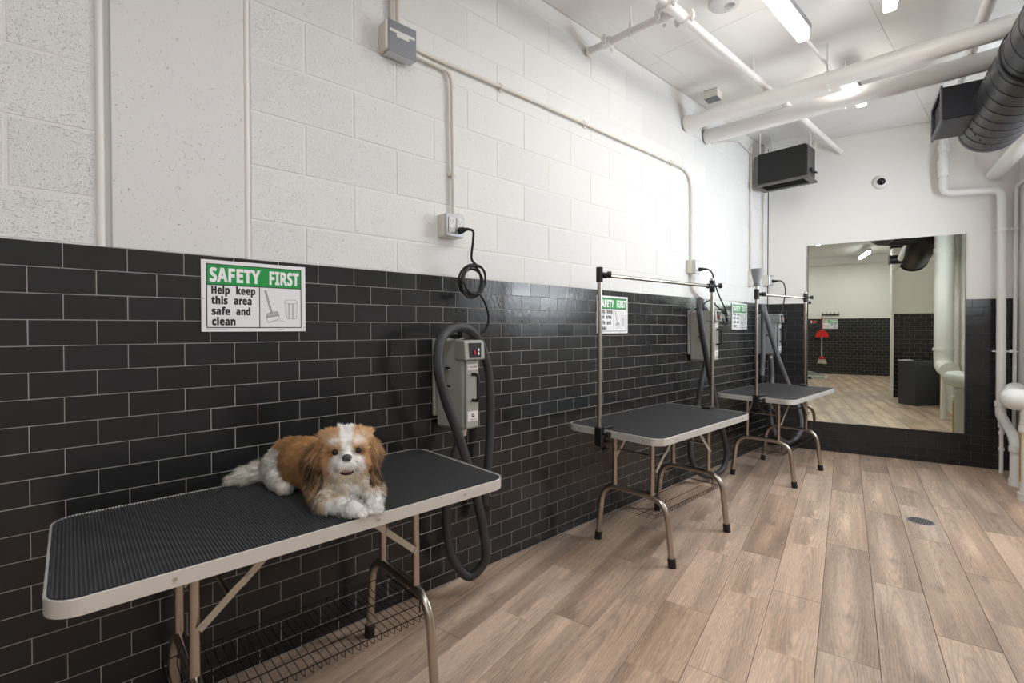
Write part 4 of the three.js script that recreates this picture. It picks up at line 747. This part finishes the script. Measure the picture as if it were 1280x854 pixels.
// --- safety signs: one printed panel each
const signTex = (() => {
  const W = 1024, H = 731, c = document.createElement('canvas'); c.width = W; c.height = H; const g = c.getContext('2d');
  g.fillStyle = '#f1f0f2'; g.fillRect(0, 0, W, H);
  const L = 48, R = 974, T = 42, Bm = 688, mid = 252;
  g.fillStyle = '#1c9a48'; g.fillRect(L, T, R - L, mid - T);
  g.strokeStyle = '#28262a'; g.lineWidth = 9; g.strokeRect(L, T, R - L, Bm - T); g.beginPath(); g.moveTo(L, mid); g.lineTo(R, mid); g.moveTo(540, mid); g.lineTo(540, Bm); g.stroke();
  const fit = (s, x, y, w, size, col, bold) => { g.save(); g.font = 'bold ' + size + 'px sans-serif'; g.fillStyle = col; g.strokeStyle = col; g.lineWidth = bold; g.lineJoin = 'round'; const m = g.measureText(s).width; g.translate(x, y); g.scale(w / m, 1); g.fillText(s, 0, 0); if (bold) g.strokeText(s, 0, 0); g.restore(); };
  fit('SAFETY', 70, 217, 476, 192, '#f6f5f6', 9); fit('FIRST', 632, 217, 320, 192, '#f6f5f6', 9);
  fit('Help', 84, 340, 172, 104, '#232125', 7); fit('keep', 310, 340, 190, 104, '#232125', 7);
  fit('this', 88, 446, 148, 104, '#232125', 7); fit('area', 290, 446, 176, 104, '#232125', 7);
  fit('safe', 88, 556, 172, 104, '#232125', 7); fit('and', 312, 556, 140, 104, '#232125', 7);
  fit('clean', 90, 662, 220, 104, '#232125', 7);
  // broom
  g.strokeStyle = '#6d6b70'; g.fillStyle = '#b9b7bb'; g.lineWidth = 4; g.lineCap = 'round';
  g.beginPath(); g.moveTo(590, 292); g.lineTo(606, 288); g.lineTo(668, 520); g.lineTo(650, 524); g.closePath(); g.fill(); g.stroke();
  g.beginPath(); g.moveTo(612, 538); g.lineTo(720, 510); g.lineTo(736, 552); g.lineTo(606, 580); g.closePath(); g.fill(); g.stroke();
  g.fillStyle = '#f4f3f4'; g.beginPath(); g.moveTo(608, 582); g.lineTo(734, 556); g.lineTo(742, 594); g.lineTo(622, 632); g.closePath(); g.fill(); g.stroke();
  g.strokeStyle = '#a9a7ab'; g.beginPath(); g.moveTo(640, 640); g.bezierCurveTo(700, 610, 750, 600, 800, 628); g.stroke();
  // bin
  g.strokeStyle = '#8a888c'; g.fillStyle = '#eceaec'; g.beginPath(); g.moveTo(796, 400); g.lineTo(820, 584); g.quadraticCurveTo(870, 604, 922, 584); g.lineTo(936, 400); g.closePath(); g.fill(); g.stroke();
  g.fillStyle = '#bdbbbf'; for (const x of [832, 872]) { g.beginPath(); g.moveTo(x, 420); g.lineTo(x + 24, 420); g.lineTo(x + 20, 588); g.lineTo(x + 6, 588); g.closePath(); g.fill(); }
  g.fillStyle = '#f1f0f2'; g.beginPath(); g.ellipse(866, 400, 70, 22, 0, 0, 7); g.fill(); g.stroke();
  g.fillStyle = '#8f8d91'; for (let x = 50; x < 220; x += 13) g.fillRect(x, 704, 9, 5); for (let x = 720; x < 790; x += 12) g.fillRect(x, 704, 8, 5);
  const t = new THREE.CanvasTexture(c); t.colorSpace = THREE.SRGBColorSpace; t.magFilter = THREE.LinearFilter; t.anisotropy = 8; return t;
})();
M.sign = mat({ map: signTex, roughness: 0.45 });
function sign(label, p, right, normal) {
  const o = thing('safety_sign', label, 'sign', p), w = 0.3556, h = 0.254;
  const B = new THREE.Matrix4().makeBasis(right, new THREE.Vector3(0, 1, 0), normal);
  const face = new THREE.PlaneGeometry(w, h); face.translate(0, 0, 0.0037);
  const sheet = new RoundedBoxGeometry(w, h, 0.003, 1, 0.0008); sheet.translate(0, 0, 0.002);
  const g = new RoundedBoxGeometry(w, h, 0.0036, 1, 0.0006); const uv = g.attributes.uv, ps = g.attributes.position; for (let i = 0; i < uv.count; i++) uv.setXY(i, ps.getX(i) / w + 0.5, ps.getY(i) / h + 0.5); g.translate(0, 0, 0.0025); g.applyMatrix4(B);
  part(o, 'printed_panel', g, M.sign);
  const scr = []; for (const x of [-1, 1]) { const k = new THREE.SphereGeometry(0.0028, 8, 6); k.scale(1, 1, 0.5); k.translate(x * (w / 2 - 0.006), -0.01 - x * 0.0 - 0.1 * (x > 0), 0.0046); k.applyMatrix4(B); scr.push(k); }
  for (const k of scr) part(o, 'fixing', k, M.zinc);
}
{
  const r = new THREE.Vector3(0, 0, -1), n = new THREE.Vector3(1, 0, 0);
  sign('large-looking green and white safety sign on black tiles at the left, above the dog', V(0.0012, 1.385, 0.518), r, n);
  sign('green and white safety sign behind the near post of the middle grooming arm', V(0.0012, 1.361, 2.762), r, n);
  sign('green and white safety sign between the second and third wall dryers', V(0.0012, 1.382, 4.862), r, n);
  const c = AN(0.655, N_FRONT, 1.376); const nf = new THREE.Vector3(-Math.sin(SK), 0, -Math.cos(SK)); c.addScaledVector(nf, 0.001);
  sign('green and white safety sign seen in the mirror below a row of hooks', c, new THREE.Vector3(-Math.cos(SK), 0, Math.sin(SK)), nf);
}
// --- things on the front wall that only the mirror shows
{
  const nf = new THREE.Vector3(-Math.sin(SK), 0, -Math.cos(SK)), ua = new THREE.Vector3(Math.cos(SK), 0, -Math.sin(SK));
  const F = (a, y, off) => AN(a, N_FRONT, y).addScaledVector(nf, off);
  const h = thing('hook_rail', 'black five-hook rail on the white wall, seen in the mirror', 'hook rail', F(0.658, 1.638, 0));
  const L = (a, y, off) => F(a, y, off).sub(h.position);
  const bx = (a0, a1, y0, y1, f0, f1, m) => { const g = new THREE.BoxGeometry(a1 - a0, y1 - y0, f1 - f0); g.translate(-(a0 + a1) / 2, (y0 + y1) / 2, (f0 + f1) / 2); g.applyMatrix4(new THREE.Matrix4().makeBasis(ua.clone().negate(), new THREE.Vector3(0, 1, 0), nf)); const o = AN(0, N_FRONT, 0).sub(m); g.translate(o.x, o.y, o.z); return g; };
  part(h, 'rail', bx(0.457, 0.86, 1.615, 1.645, -0.005, 0.02, h.position), M.blackPlastic);
  for (let k = 0; k < 5; k++) { const a = 0.477 + k * 0.0905; part(h, 'hook', tube(bend([L(a, 1.62, 0.022), L(a, 1.605, 0.05), L(a, 1.66, 0.065), L(a, 1.70, 0.06)], 0.02), 0.008, 8), M.blackPlastic); }
  const d = thing('dustpan', 'red long-handled dustpan hanging from hook rail, seen in the mirror', 'dustpan', F(0.467, 1.20, 0.09));
  const dl = (a, y, off) => F(a, y, off).sub(d.position);
  part(d, 'handle', tube([dl(0.467, 1.60, 0.085), dl(0.467, 1.20, 0.088)], 0.014, 12), M.red);
  const pan = new THREE.Shape(); pan.moveTo(-0.15, 0); pan.lineTo(0.15, 0); pan.quadraticCurveTo(0.145, 0.15, 0.03, 0.19); pan.lineTo(-0.03, 0.19); pan.quadraticCurveTo(-0.145, 0.15, -0.15, 0);
  const pg = new THREE.ExtrudeGeometry(pan, { depth: 0.05, bevelEnabled: true, bevelSize: 0.006, bevelThickness: 0.006, bevelSegments: 2 }); pg.translate(0, -0.185, -0.025); pg.applyMatrix4(new THREE.Matrix4().makeBasis(ua.clone().negate(), new THREE.Vector3(0, 1, 0), nf));
  part(d, 'pan', pg, M.red);
  const b = thing('broom', 'broom with grey bristles hanging below the red dustpan, seen in the mirror', 'broom', F(0.465, 0.30, 0.03));
  const bl = (a, y, off) => F(a, y, off).sub(b.position);
  part(b, 'handle', tube([bl(0.463, 1.5, 0.018), bl(0.465, 0.47, 0.028)], 0.0115, 10), M.whitePlastic);
  part(b, 'broom_head', [bar(bl(0.465, 0.44, 0.03), bl(0.465, 0.50, 0.03), 0.06, 16, 0.02), bx(0.39, 0.545, 0.405, 0.445, 0.008, 0.055, b.position)], M.red, 'red broom head');
  const br = new THREE.Shape(); br.moveTo(-0.075, 0.13); br.lineTo(0.08, 0.13); br.lineTo(0.125, 0.0); br.lineTo(-0.105, 0.02); br.closePath();
  const bg = new THREE.ExtrudeGeometry(br, { depth: 0.04, bevelEnabled: false }); bg.translate(0, -0.028, -0.02); bg.applyMatrix4(new THREE.Matrix4().makeBasis(ua.clone(), new THREE.Vector3(0, 1, 0), nf.clone().negate()));
  part(b, 'bristles', bg, mat({ color: 0xb9b5a8, roughness: 0.9 }));
  const s = thing('wall_sticker', 'small red and white sticker on dark tiles, seen at the left of the mirror', 'sticker', F(0.27, 1.44, 0.0));
  const ml = s.position; part(s, 'panel', bx(0.20, 0.335, 1.405, 1.475, 0.0005, 0.003, ml), M.label); part(s, 'red_panel', bx(0.235, 0.333, 1.407, 1.473, 0.0031, 0.0036, ml), M.red);
}
{
  // dark bin with papers, in front of the stub wall
  const p = [[1.372, 1.53], [1.559, 1.79], [1.895, 1.50], [1.708, 1.24]].map(([a, n]) => AN(a, n, 0));
  const o = thing('storage_bin', 'dark grey square bin with a lid, seen in the mirror by the right wall', 'bin', p[0].clone().add(p[2]).multiplyScalar(0.5));
  const sh = (k) => new THREE.Shape(p.map((q) => new THREE.Vector2((q.x - o.position.x) * k, -(q.z - o.position.z) * k)));
  const BM = mat({ color: 0x3d4047, roughness: 0.5 });
  part(o, 'bin_body', raise(sh(0.97), 0.001, 0.635, 0.006), BM); part(o, 'lid', raise(sh(1.0), 0.636, 0.725, 0.008), BM); part(o, 'lid_handle', raise(sh(0.25), 0.7255, 0.742, 0.004), M.blackPlastic);
  const q = thing('paper_stack', 'white papers lying on the dark bin, seen in the mirror', 'papers', AN(1.47, 1.57, 0.7258));
  part(q, 'sheets', (() => { const g = box(-0.11, 0.11, 0, 0.012, -0.06, 0.06, 0.001); g.rotateY(-0.65); return g; })(), M.label);
  const w = thing('board', 'tall yellowish board leaning beside the dark bin, seen in the mirror', 'board', AN(1.87, 1.28, 0));
  part(w, 'panel', (() => { const g = box(-0.015, 0.015, 0.001, 0.62, -0.12, 0.12, 0.003); g.rotateY(-0.35); return g; })(), mat({ color: 0xa68a4a, roughness: 0.7 }));
}
// --- round floor drain
{
  const d = thing('floor_drain', 'round grey metal floor drain set in the planks', 'drain', V(1.457, 0, 4.116)), r = 0.072;
  const g = (pts, s = 40) => new THREE.LatheGeometry(pts.map((p) => new THREE.Vector2(...p)), s);
  part(d, 'rim', g([[r - 0.008, 0.0004], [r - 0.008, 0.0028], [r - 0.002, 0.0028], [r, 0.0006]]), M.grayMetal);
  part(d, 'basin', g([[0, 0.0006], [r - 0.0075, 0.0006]]), M.blackPlastic);
  const bars = []; for (let k = -4; k <= 4; k++) { const x = k * 0.0135, h = Math.sqrt(Math.max(0, (r - 0.008) ** 2 - x * x)); bars.push(box(x - 0.0042, x + 0.0042, 0.0008, 0.0026, -h, h, 0.0006)); }
  bars.push(box(-0.06, 0.06, 0.0008, 0.0024, -0.004, 0.004, 0.0005)); part(d, 'grate', bars, mat({ color: 0x6a6a68, roughness: 0.45, metalness: 0.6 }));
}
// --- the dog: one continuous body meshed from a field of joined capsules, with a coat of hair strands
{
  const dog = thing('dog', 'small brown and white long-haired dog lying on the nearest table with its tongue out', 'dog', V(0.36, 0.7225, 0.6));
  const O = dog.position;
  const Hc = new THREE.Vector3(0.535, 0.885, 0.628);                       // head centre, as (x, y, D)
  const fw = new THREE.Vector3(0.915, 0.10, -0.39).normalize(), rt = new THREE.Vector3(0.392, 0.0, 0.92).normalize(), uph = new THREE.Vector3().crossVectors(rt, fw).normalize(); if (uph.y < 0) uph.negate();
  const HP = (r, u, f) => Hc.clone().addScaledVector(rt, r).addScaledVector(uph, u).addScaledVector(fw, f);
  const v3 = (x, y, d) => new THREE.Vector3(x, y, d);
  const caps = [
    // [a, b, ra, rb, blend]
    [v3(0.165, 0.800, 0.585), v3(0.29, 0.812, 0.595), 0.072, 0.074, 0.03],
    [v3(0.29, 0.812, 0.595), v3(0.44, 0.815, 0.615), 0.074, 0.082, 0.03],
    [v3(0.44, 0.80, 0.615), v3(0.535, 0.795, 0.630), 0.078, 0.066, 0.03],
    [v3(0.45, 0.83, 0.612), v3(0.525, 0.872, 0.628), 0.072, 0.066, 0.03],
    [HP(-0.012, 0.006, -0.015), HP(0.012, 0.006, -0.015), 0.069, 0.069, 0.02],
    [HP(-0.034, -0.026, 0.012), HP(-0.022, -0.038, 0.030), 0.040, 0.030, 0.02],
    [HP(0.034, -0.026, 0.012), HP(0.022, -0.038, 0.030), 0.040, 0.030, 0.02],
    [HP(-0.018, -0.020, 0.050), HP(-0.012, -0.024, 0.066), 0.021, 0.0165, 0.008],
    [HP(0.018, -0.020, 0.050), HP(0.012, -0.024, 0.066), 0.021, 0.0165, 0.008],
    [HP(0, 0.010, 0.045), HP(0, -0.003, 0.066), 0.017, 0.012, 0.01],
    [HP(-0.012, -0.062, 0.030), HP(0.012, -0.062, 0.030), 0.021, 0.021, 0.014],
    [HP(-0.034, 0.026, 0.040), HP(-0.016, 0.030, 0.050), 0.014, 0.011, 0.012],
    [HP(0.034, 0.026, 0.040), HP(0.016, 0.030, 0.050), 0.014, 0.011, 0.012],
    // ears
    [HP(-0.060, 0.044, -0.016), HP(-0.078, 0.000, -0.006), 0.020, 0.021, 0.014],
    [HP(-0.078, 0.000, -0.006), HP(-0.073, -0.072, 0.006), 0.021, 0.016, 0.01],
    [HP(0.060, 0.044, -0.016), HP(0.080, 0.000, -0.006), 0.020, 0.021, 0.014],
    [HP(0.080, 0.000, -0.006), HP(0.073, -0.076, 0.006), 0.021, 0.016, 0.01],
    // front legs
    [v3(0.50, 0.775, 0.565), v3(0.555, 0.752, 0.562), 0.040, 0.034, 0.02],
    [v3(0.545, 0.752, 0.560), v3(0.628, 0.744, 0.605), 0.032, 0.024, 0.012],
    [v3(0.628, 0.741, 0.605), v3(0.648, 0.737, 0.622), 0.022, 0.018, 0.008],
    [v3(0.53, 0.79, 0.685), v3(0.575, 0.762, 0.692), 0.040, 0.034, 0.02],
    [v3(0.575, 0.757, 0.692), v3(0.635, 0.744, 0.668), 0.032, 0.024, 0.012],
    [v3(0.635, 0.741, 0.668), v3(0.653, 0.737, 0.662), 0.022, 0.018, 0.008],
    // hind legs: thigh, then the hock and foot laid forward along the table
    [v3(0.17, 0.785, 0.545), v3(0.235, 0.765, 0.530), 0.052, 0.046, 0.02],
    [v3(0.235, 0.752, 0.525), v3(0.300, 0.742, 0.522), 0.030, 0.021, 0.014],
    [v3(0.17, 0.785, 0.640), v3(0.235, 0.765, 0.655), 0.052, 0.046, 0.02],
    [v3(0.235, 0.752, 0.66), v3(0.300, 0.742, 0.665), 0.030, 0.021, 0.014],
    // tail lying along the table
    [v3(0.140, 0.780, 0.545), v3(0.112, 0.765, 0.500), 0.032, 0.032, 0.02],
    [v3(0.112, 0.762, 0.500), v3(0.096, 0.752, 0.455), 0.031, 0.027, 0.014],
    [v3(0.096, 0.750, 0.455), v3(0.085, 0.741, 0.420), 0.026, 0.014, 0.012],
  ];
  // toes
  for (const [c, d] of [[v3(0.652, 0.734, 0.626), v3(0.75, 0, 0.66)], [v3(0.657, 0.734, 0.662), v3(0.97, 0, -0.24)]]) { const s = v3(-d.z, 0, d.x); for (let k = -1.5; k <= 1.5; k++) { const a = c.clone().addScaledVector(s, k * 0.0098).addScaledVector(d, -0.006); caps.push([a, a.clone().addScaledVector(d, 0.012 + (Math.abs(k) < 1 ? 0.003 : 0)).add(v3(0, -0.003, 0)), 0.0092, 0.0075, 0.003]); } }
  const pre = caps.map(([a, b, ra, rb, k]) => ({ a, d: b.clone().sub(a), l2: Math.max(1e-9, b.distanceToSquared(a)), ra, rb, k }));
  const field = (x, y, D) => {
    let s = 1e3;
    for (const c of pre) {
      const px = x - c.a.x, py = y - c.a.y, pz = D - c.a.z; let t = (px * c.d.x + py * c.d.y + pz * c.d.z) / c.l2; t = t < 0 ? 0 : t > 1 ? 1 : t;
      const dx = px - c.d.x * t, dy = py - c.d.y * t, dz = pz - c.d.z * t, q = Math.sqrt(dx * dx + dy * dy + dz * dz) - (c.ra + (c.rb - c.ra) * t);
      const h = Math.max(c.k - Math.abs(s - q), 0) / c.k; s = Math.min(s, q) - h * h * c.k * 0.25;
    }
    return Math.max(s, 0.7226 - y);                                        // flat where it lies on the table
  };
  const RES = 124, HALF = 0.32, CX = 0.37, CY = 0.86, CD = 0.57;
  const mc = new MarchingCubes(RES, M.rubber, false, false, 220000); mc.isolation = 0;
  const half = RES / 2;
  for (let k = 0; k < RES; k++) for (let j = 0; j < RES; j++) for (let i = 0; i < RES; i++) {
    const x = CX + (i - half) / half * HALF, y = CY + (j - half) / half * HALF, z = -CD + (k - half) / half * HALF;
    if (y < 0.69 || y > 1.0) { mc.field[i + j * RES + k * RES * RES] = -0.05; continue; }
    mc.field[i + j * RES + k * RES * RES] = -field(x, y, -z);
  }
  mc.update();
  const n = mc.count, P0 = mc.positionArray, pos = new Float32Array(n * 3), nor = new Float32Array(n * 3), col = new Float32Array(n * 3);
  const grad = (x, y, D) => { const e = 0.002; return new THREE.Vector3(field(x + e, y, D) - field(x - e, y, D), field(x, y + e, D) - field(x, y - e, D), field(x, y, D + e) - field(x, y, D - e)).normalize(); };
  const lin = (h) => new THREE.Color(h);
  const BROWN = lin(0xcd9c68), BROWN2 = lin(0xb27d4c), DARK = lin(0x46362a), WHITE = lin(0xf8f5f0), CREAM = lin(0xe2d3bb), GREY = lin(0x8f867c), TAN = lin(0xdcb88e);
  const mixc = (a, b, t) => a.clone().lerp(b, Math.max(0, Math.min(1, t)));
  const sm = (a, b, x) => { const t = Math.max(0, Math.min(1, (x - a) / (b - a))); return t * t * (3 - 2 * t); };
  // markings of the coat, by where on the animal a point is
  function region(p) {
    const q = p.clone().sub(Hc), r = q.dot(rt), u = q.dot(uph), f = q.dot(fw);
    const wob = 0.014 * (vnoise(p.x * 60, p.z * 60 + p.y * 43) - 0.5);
    const ear = Math.abs(r) > 0.060 && u < 0.05 && f < 0.032 && q.length() < 0.14 && u > -0.105;
    const head = q.length() < 0.098 && f > -0.05 && (f > 0.0 || u > 0.0);
    if (ear) return { k: 'ear', r, u, f };
    if (head && u > -0.075 && !(u < -0.045 && f < 0.02)) return { k: 'head', r, u, f };
    if (p.x < 0.155 && p.z < 0.525) return { k: 'tail', r, u, f };
    return { k: 'body', r, u, f, wob };
  }
  function colour(p) {
    const g = region(p), ar = Math.abs(g.r), nz = vnoise(p.x * 90 + 3, p.y * 90 + p.z * 70) - 0.5;
    if (g.k === 'ear') { const t = sm(0.050, -0.035, g.u + nz * 0.03); return mixc(mixc(BROWN, BROWN2, 0.4 + nz), DARK, t * (0.75 + nz)); }
    if (g.k === 'head') {
      let c = mixc(BROWN, TAN, 0.25 + nz);
      const blaze = (g.u > 0 ? 0.008 + 0.22 * Math.max(0, g.u - 0.022) : 0.012) + nz * 0.006;
      c = mixc(c, WHITE, sm(blaze + 0.006, blaze - 0.003, ar) * sm(-0.01, 0.01, g.u));
      const brow = Math.exp(-(Math.pow((ar - 0.030) / 0.020, 2) + Math.pow((g.u - 0.040) / 0.012, 2))); c = mixc(c, WHITE, brow * 0.8);
      const eyeP = Math.exp(-(Math.pow((ar - 0.036) / 0.017, 2) + Math.pow((g.u - 0.010) / 0.014, 2))); c = mixc(c, BROWN2, eyeP * 0.9); const lid = Math.exp(-(Math.pow((ar - 0.034) / 0.0125, 2) + Math.pow((g.u - 0.012) / 0.010, 2))); c = mixc(c, DARK, lid * 0.85);
      const muz = sm(0.052, 0.038, Math.hypot(ar, (g.u + 0.024) * 1.25)) * sm(0.012, 0.03, g.f); c = mixc(c, WHITE, muz * 0.95);
      const chin = sm(-0.040, -0.056, g.u); c = mixc(c, CREAM, chin); return c;
    }
    if (g.k === 'tail') return mixc(CREAM, WHITE, 0.5 + nz);
    const w = g.wob * 1.6;
    let c = mixc(BROWN, BROWN2, 0.45 + nz);
    // white: rump flank, belly, chest and legs
    const bx = 0.272 + 0.62 * (0.80 - p.y); const side = sm(bx + 0.012 + w, bx - 0.008 + w, p.x) * sm(0.856, 0.838, p.y);
    const low = sm(0.775 + w - 0.06 * (p.x - 0.35), 0.762 + w - 0.06 * (p.x - 0.35), p.y) * sm(0.26, 0.23, p.x) ;
    const foot = sm(0.772, 0.760, p.y) * sm(0.345, 0.325, p.x);
    const front = sm(0.472 + w, 0.490 + w, p.x + 0.22 * (p.y - 0.80));
    const belly = sm(0.752, 0.742, p.y);
    c = mixc(c, mixc(WHITE, CREAM, 0.35 + nz), Math.max(side, low, belly, foot));
    c = mixc(c, mixc(mixc(TAN, CREAM, 0.6 + nz), WHITE, 0.25 + nz + sm(0.555, 0.62, p.x) * 0.7 + sm(0.78, 0.74, p.y) * 0.3), front);
    return c;
  }
  for (let i = 0; i < n; i++) {
    const x = CX + P0[i * 3] * HALF, y = CY + P0[i * 3 + 1] * HALF, z = -CD + P0[i * 3 + 2] * HALF, g = grad(x, y, -z), p = v3(x, y, -z), c = colour(p);
    pos.set([x - O.x, y - O.y, z - O.z], i * 3); nor.set([g.x, g.y, -g.z], i * 3); col.set([c.r, c.g, c.b], i * 3);
  }
  const geo = new THREE.BufferGeometry(); geo.setAttribute('position', new THREE.BufferAttribute(pos, 3)); geo.setAttribute('normal', new THREE.BufferAttribute(nor, 3)); geo.setAttribute('color', new THREE.BufferAttribute(col, 3)); geo.setAttribute('uv', new THREE.BufferAttribute(new Float32Array(n * 2), 2));
  // outward winding
  { const a = new THREE.Vector3(...pos.slice(0, 3)), b = new THREE.Vector3(...pos.slice(3, 6)), c = new THREE.Vector3(...pos.slice(6, 9)); if (b.sub(a).cross(c.sub(a)).dot(new THREE.Vector3(...nor.slice(0, 3))) < 0) for (const A of [pos, nor, col]) for (let i = 0; i < n; i += 3) for (let k = 0; k < 3; k++) { const t = A[(i + 1) * 3 + k]; A[(i + 1) * 3 + k] = A[(i + 2) * 3 + k]; A[(i + 2) * 3 + k] = t; } }
  const body = part(dog, 'body', geo, mat({ vertexColors: true, roughness: 0.85 }));
  // coat: tapered strands following the lie of the hair
  const hp = [], hn = [], hc = [];
  const areas = new Float32Array(n / 3); let tot = 0;
  const A = new THREE.Vector3(), B = new THREE.Vector3(), C = new THREE.Vector3();
  for (let i = 0; i < n; i += 3) { A.fromArray(pos, i * 3); B.fromArray(pos, i * 3 + 3); C.fromArray(pos, i * 3 + 6); tot += B.sub(A).cross(C.sub(A)).length() / 2; areas[i / 3] = tot; }
  const COUNT = 76000, eyeL = HP(-0.0325, 0.0125, 0.062), eyeR = HP(0.0325, 0.0125, 0.062), noseP = HP(0, -0.003, 0.083);
  for (let s = 0; s < COUNT; s++) {
    const want = rnd() * tot; let lo = 0, hi = areas.length - 1; while (lo < hi) { const m = (lo + hi) >> 1; if (areas[m] < want) lo = m + 1; else hi = m; }
    let a = rnd(), b = rnd(); if (a + b > 1) { a = 1 - a; b = 1 - b; }
    const i = lo * 3, p = v3(0, 0, 0); for (let k = 0; k < 3; k++) { const q = pos[i * 3 + k] * (1 - a - b) + pos[(i + 1) * 3 + k] * a + pos[(i + 2) * 3 + k] * b; p.setComponent(k, q); }
    p.add(O); const w = v3(p.x, p.y, -p.z);                                  // (x, y, D)
    if (w.y < 0.7252) continue;
    const g = region(w), nn = grad(w.x, w.y, w.z); let flow, len, lift = 0.42, curl = 0.3;
    if (g.k === 'ear') { flow = v3(0, -1, 0).addScaledVector(rt, Math.sign(g.r) * 0.12); len = rr(0.026, 0.050); lift = 0.12; curl = 0.12; }
    else if (g.k === 'head') {
      if (w.distanceTo(eyeL) < 0.0115 || w.distanceTo(eyeR) < 0.0115 || w.distanceTo(noseP) < 0.017 || (Math.abs(g.r) < 0.021 && Math.abs(g.u + 0.046) < 0.0125 && g.f > 0.02)) continue;
      const o = w.clone().sub(HP(0, 0.004, 0.075)); flow = o.addScaledVector(nn, -o.dot(nn)).normalize().add(v3(0, g.u > 0.02 ? 0.15 : -0.45, 0)); len = g.f > 0.03 ? rr(0.009, 0.017) : rr(0.016, 0.030); if (g.u < -0.02 && Math.abs(g.r) > 0.022) len = rr(0.012, 0.022); lift = 0.34;
    } else if (g.k === 'tail') { flow = v3(-0.35, -0.12, -1); len = rr(0.018, 0.036); lift = 0.28; }
    else if (w.x > 0.47) { flow = w.y > 0.77 ? v3(0.25, -1, 0) : v3(0.7, -0.5, 0.0); len = rr(0.010, 0.020); lift = 0.55; curl = 0.9; if (w.x > 0.635) { len *= 0.55; } }
    else { flow = v3(-0.75, -0.7, 0).addScaledVector(nn, 0); len = rr(0.010, 0.019); lift = 0.3; if (w.x < 0.23) { lift = 0.4; len = rr(0.012, 0.022); } }
    flow.addScaledVector(nn, -flow.dot(nn)).normalize();
    const cl = v3(vnoise(w.x * 130, w.y * 130 + w.z * 61), vnoise(w.y * 130 + 40, w.z * 130 + w.x * 47), vnoise(w.z * 130 + 90, w.x * 130 + w.y * 53)).subScalar(0.5);
    const dir = flow.clone().multiplyScalar(1 - lift).addScaledVector(cl, 0.55 + 0.5 * curl).addScaledVector(nn, lift).add(v3(rr(-1, 1), rr(-1, 1), rr(-1, 1)).multiplyScalar(0.10 + 0.06 * curl)).normalize();
    const side = new THREE.Vector3().crossVectors(dir, nn).normalize(), half = rr(0.00055, 0.0010);
    const dir2 = dir.clone().addScaledVector(flow, 0.55).add(v3(rr(-1, 1), rr(-1, 1) - 0.25, rr(-1, 1)).multiplyScalar(0.25 + 0.4 * curl)).normalize();
    const p0 = w.clone().addScaledVector(nn, -0.001), p1 = w.clone().addScaledVector(dir, len * 0.5), p2 = p1.clone().addScaledVector(dir2, len * 0.5);
    for (const q of [p0, p1, p2]) if (q.y < 0.7228) q.y = 0.7228 + rnd() * 0.0006;
    const base = colour(w), jit = rr(0.88, 1.08) * (0.86 + 0.28 * vnoise(w.x * 150 + 7, w.y * 150 + w.z * 90)), c = base.clone().multiplyScalar(jit); if (g.k === 'ear' && rnd() < 0.25) c.lerp(rnd() < 0.5 ? TAN : GREY, 0.6);
    const L0 = p0.clone().addScaledVector(side, half), R0 = p0.clone().addScaledVector(side, -half), L1 = p1.clone().addScaledVector(side, half * 0.8), R1 = p1.clone().addScaledVector(side, -half * 0.8);
    const nm = nn.clone().addScaledVector(dir, 0.25).normalize();
    for (const q of [L0, R0, R1, L0, R1, L1, L1, R1, p2]) { hp.push(q.x - O.x, q.y - O.y, -q.z - O.z); hn.push(nm.x, nm.y, -nm.z); hc.push(c.r, c.g, c.b); }
  }
  const fg = new THREE.BufferGeometry(); fg.setAttribute('position', new THREE.Float32BufferAttribute(hp, 3)); fg.setAttribute('normal', new THREE.Float32BufferAttribute(hn, 3)); fg.setAttribute('color', new THREE.Float32BufferAttribute(hc, 3));
  const fur = part(dog, 'fur', fg, new THREE.MeshStandardMaterial({ vertexColors: true, roughness: 0.7, side: THREE.DoubleSide }), 'brown and white hair'); fur.userData.kind = 'stuff';
  // face
  const W = (p) => v3(p.x - O.x, p.y - O.y, -p.z - O.z);
  const ball = (p, r, sx = 1, sy = 1, sz = 1) => { const g = new THREE.SphereGeometry(r, 20, 14); g.scale(sx, sy, sz); const f3 = v3(fw.x, fw.y, -fw.z), r3 = v3(rt.x, rt.y, -rt.z), u3 = v3(uph.x, uph.y, -uph.z); g.applyMatrix4(new THREE.Matrix4().makeBasis(r3, u3, f3)); const q = W(p); g.translate(q.x, q.y, q.z); return g; };
  for (const e of [eyeL, eyeR]) part(dog, 'eye', ball(e.clone().addScaledVector(fw, -0.0055), 0.0092), mat({ color: 0x120a07, roughness: 0.05 }), 'dark glossy eye');
  part(dog, 'nose', [ball(noseP.clone().addScaledVector(fw, -0.005), 0.0125, 1.12, 0.86, 0.8), ball(HP(-0.006, -0.0075, 0.083), 0.0055), ball(HP(0.006, -0.0075, 0.083), 0.0055), ball(HP(0, -0.019, 0.0745), 0.0048, 0.6, 2.2, 0.9)], mat({ color: 0x3a3637, roughness: 0.32 }), 'dark grey nose');
  part(dog, 'mouth', [ball(HP(0, -0.0465, 0.053), 0.0165, 1.38, 0.66, 1.0)], mat({ color: 0x3a1c1c, roughness: 0.5 }), 'open mouth, dark inside');
  part(dog, 'tongue', [ball(HP(0, -0.0435, 0.0615), 0.0118, 1.35, 0.36, 1.0)], mat({ color: 0xb8737a, roughness: 0.35 }), 'pink tongue');
}
renderer.render(scene, camera);
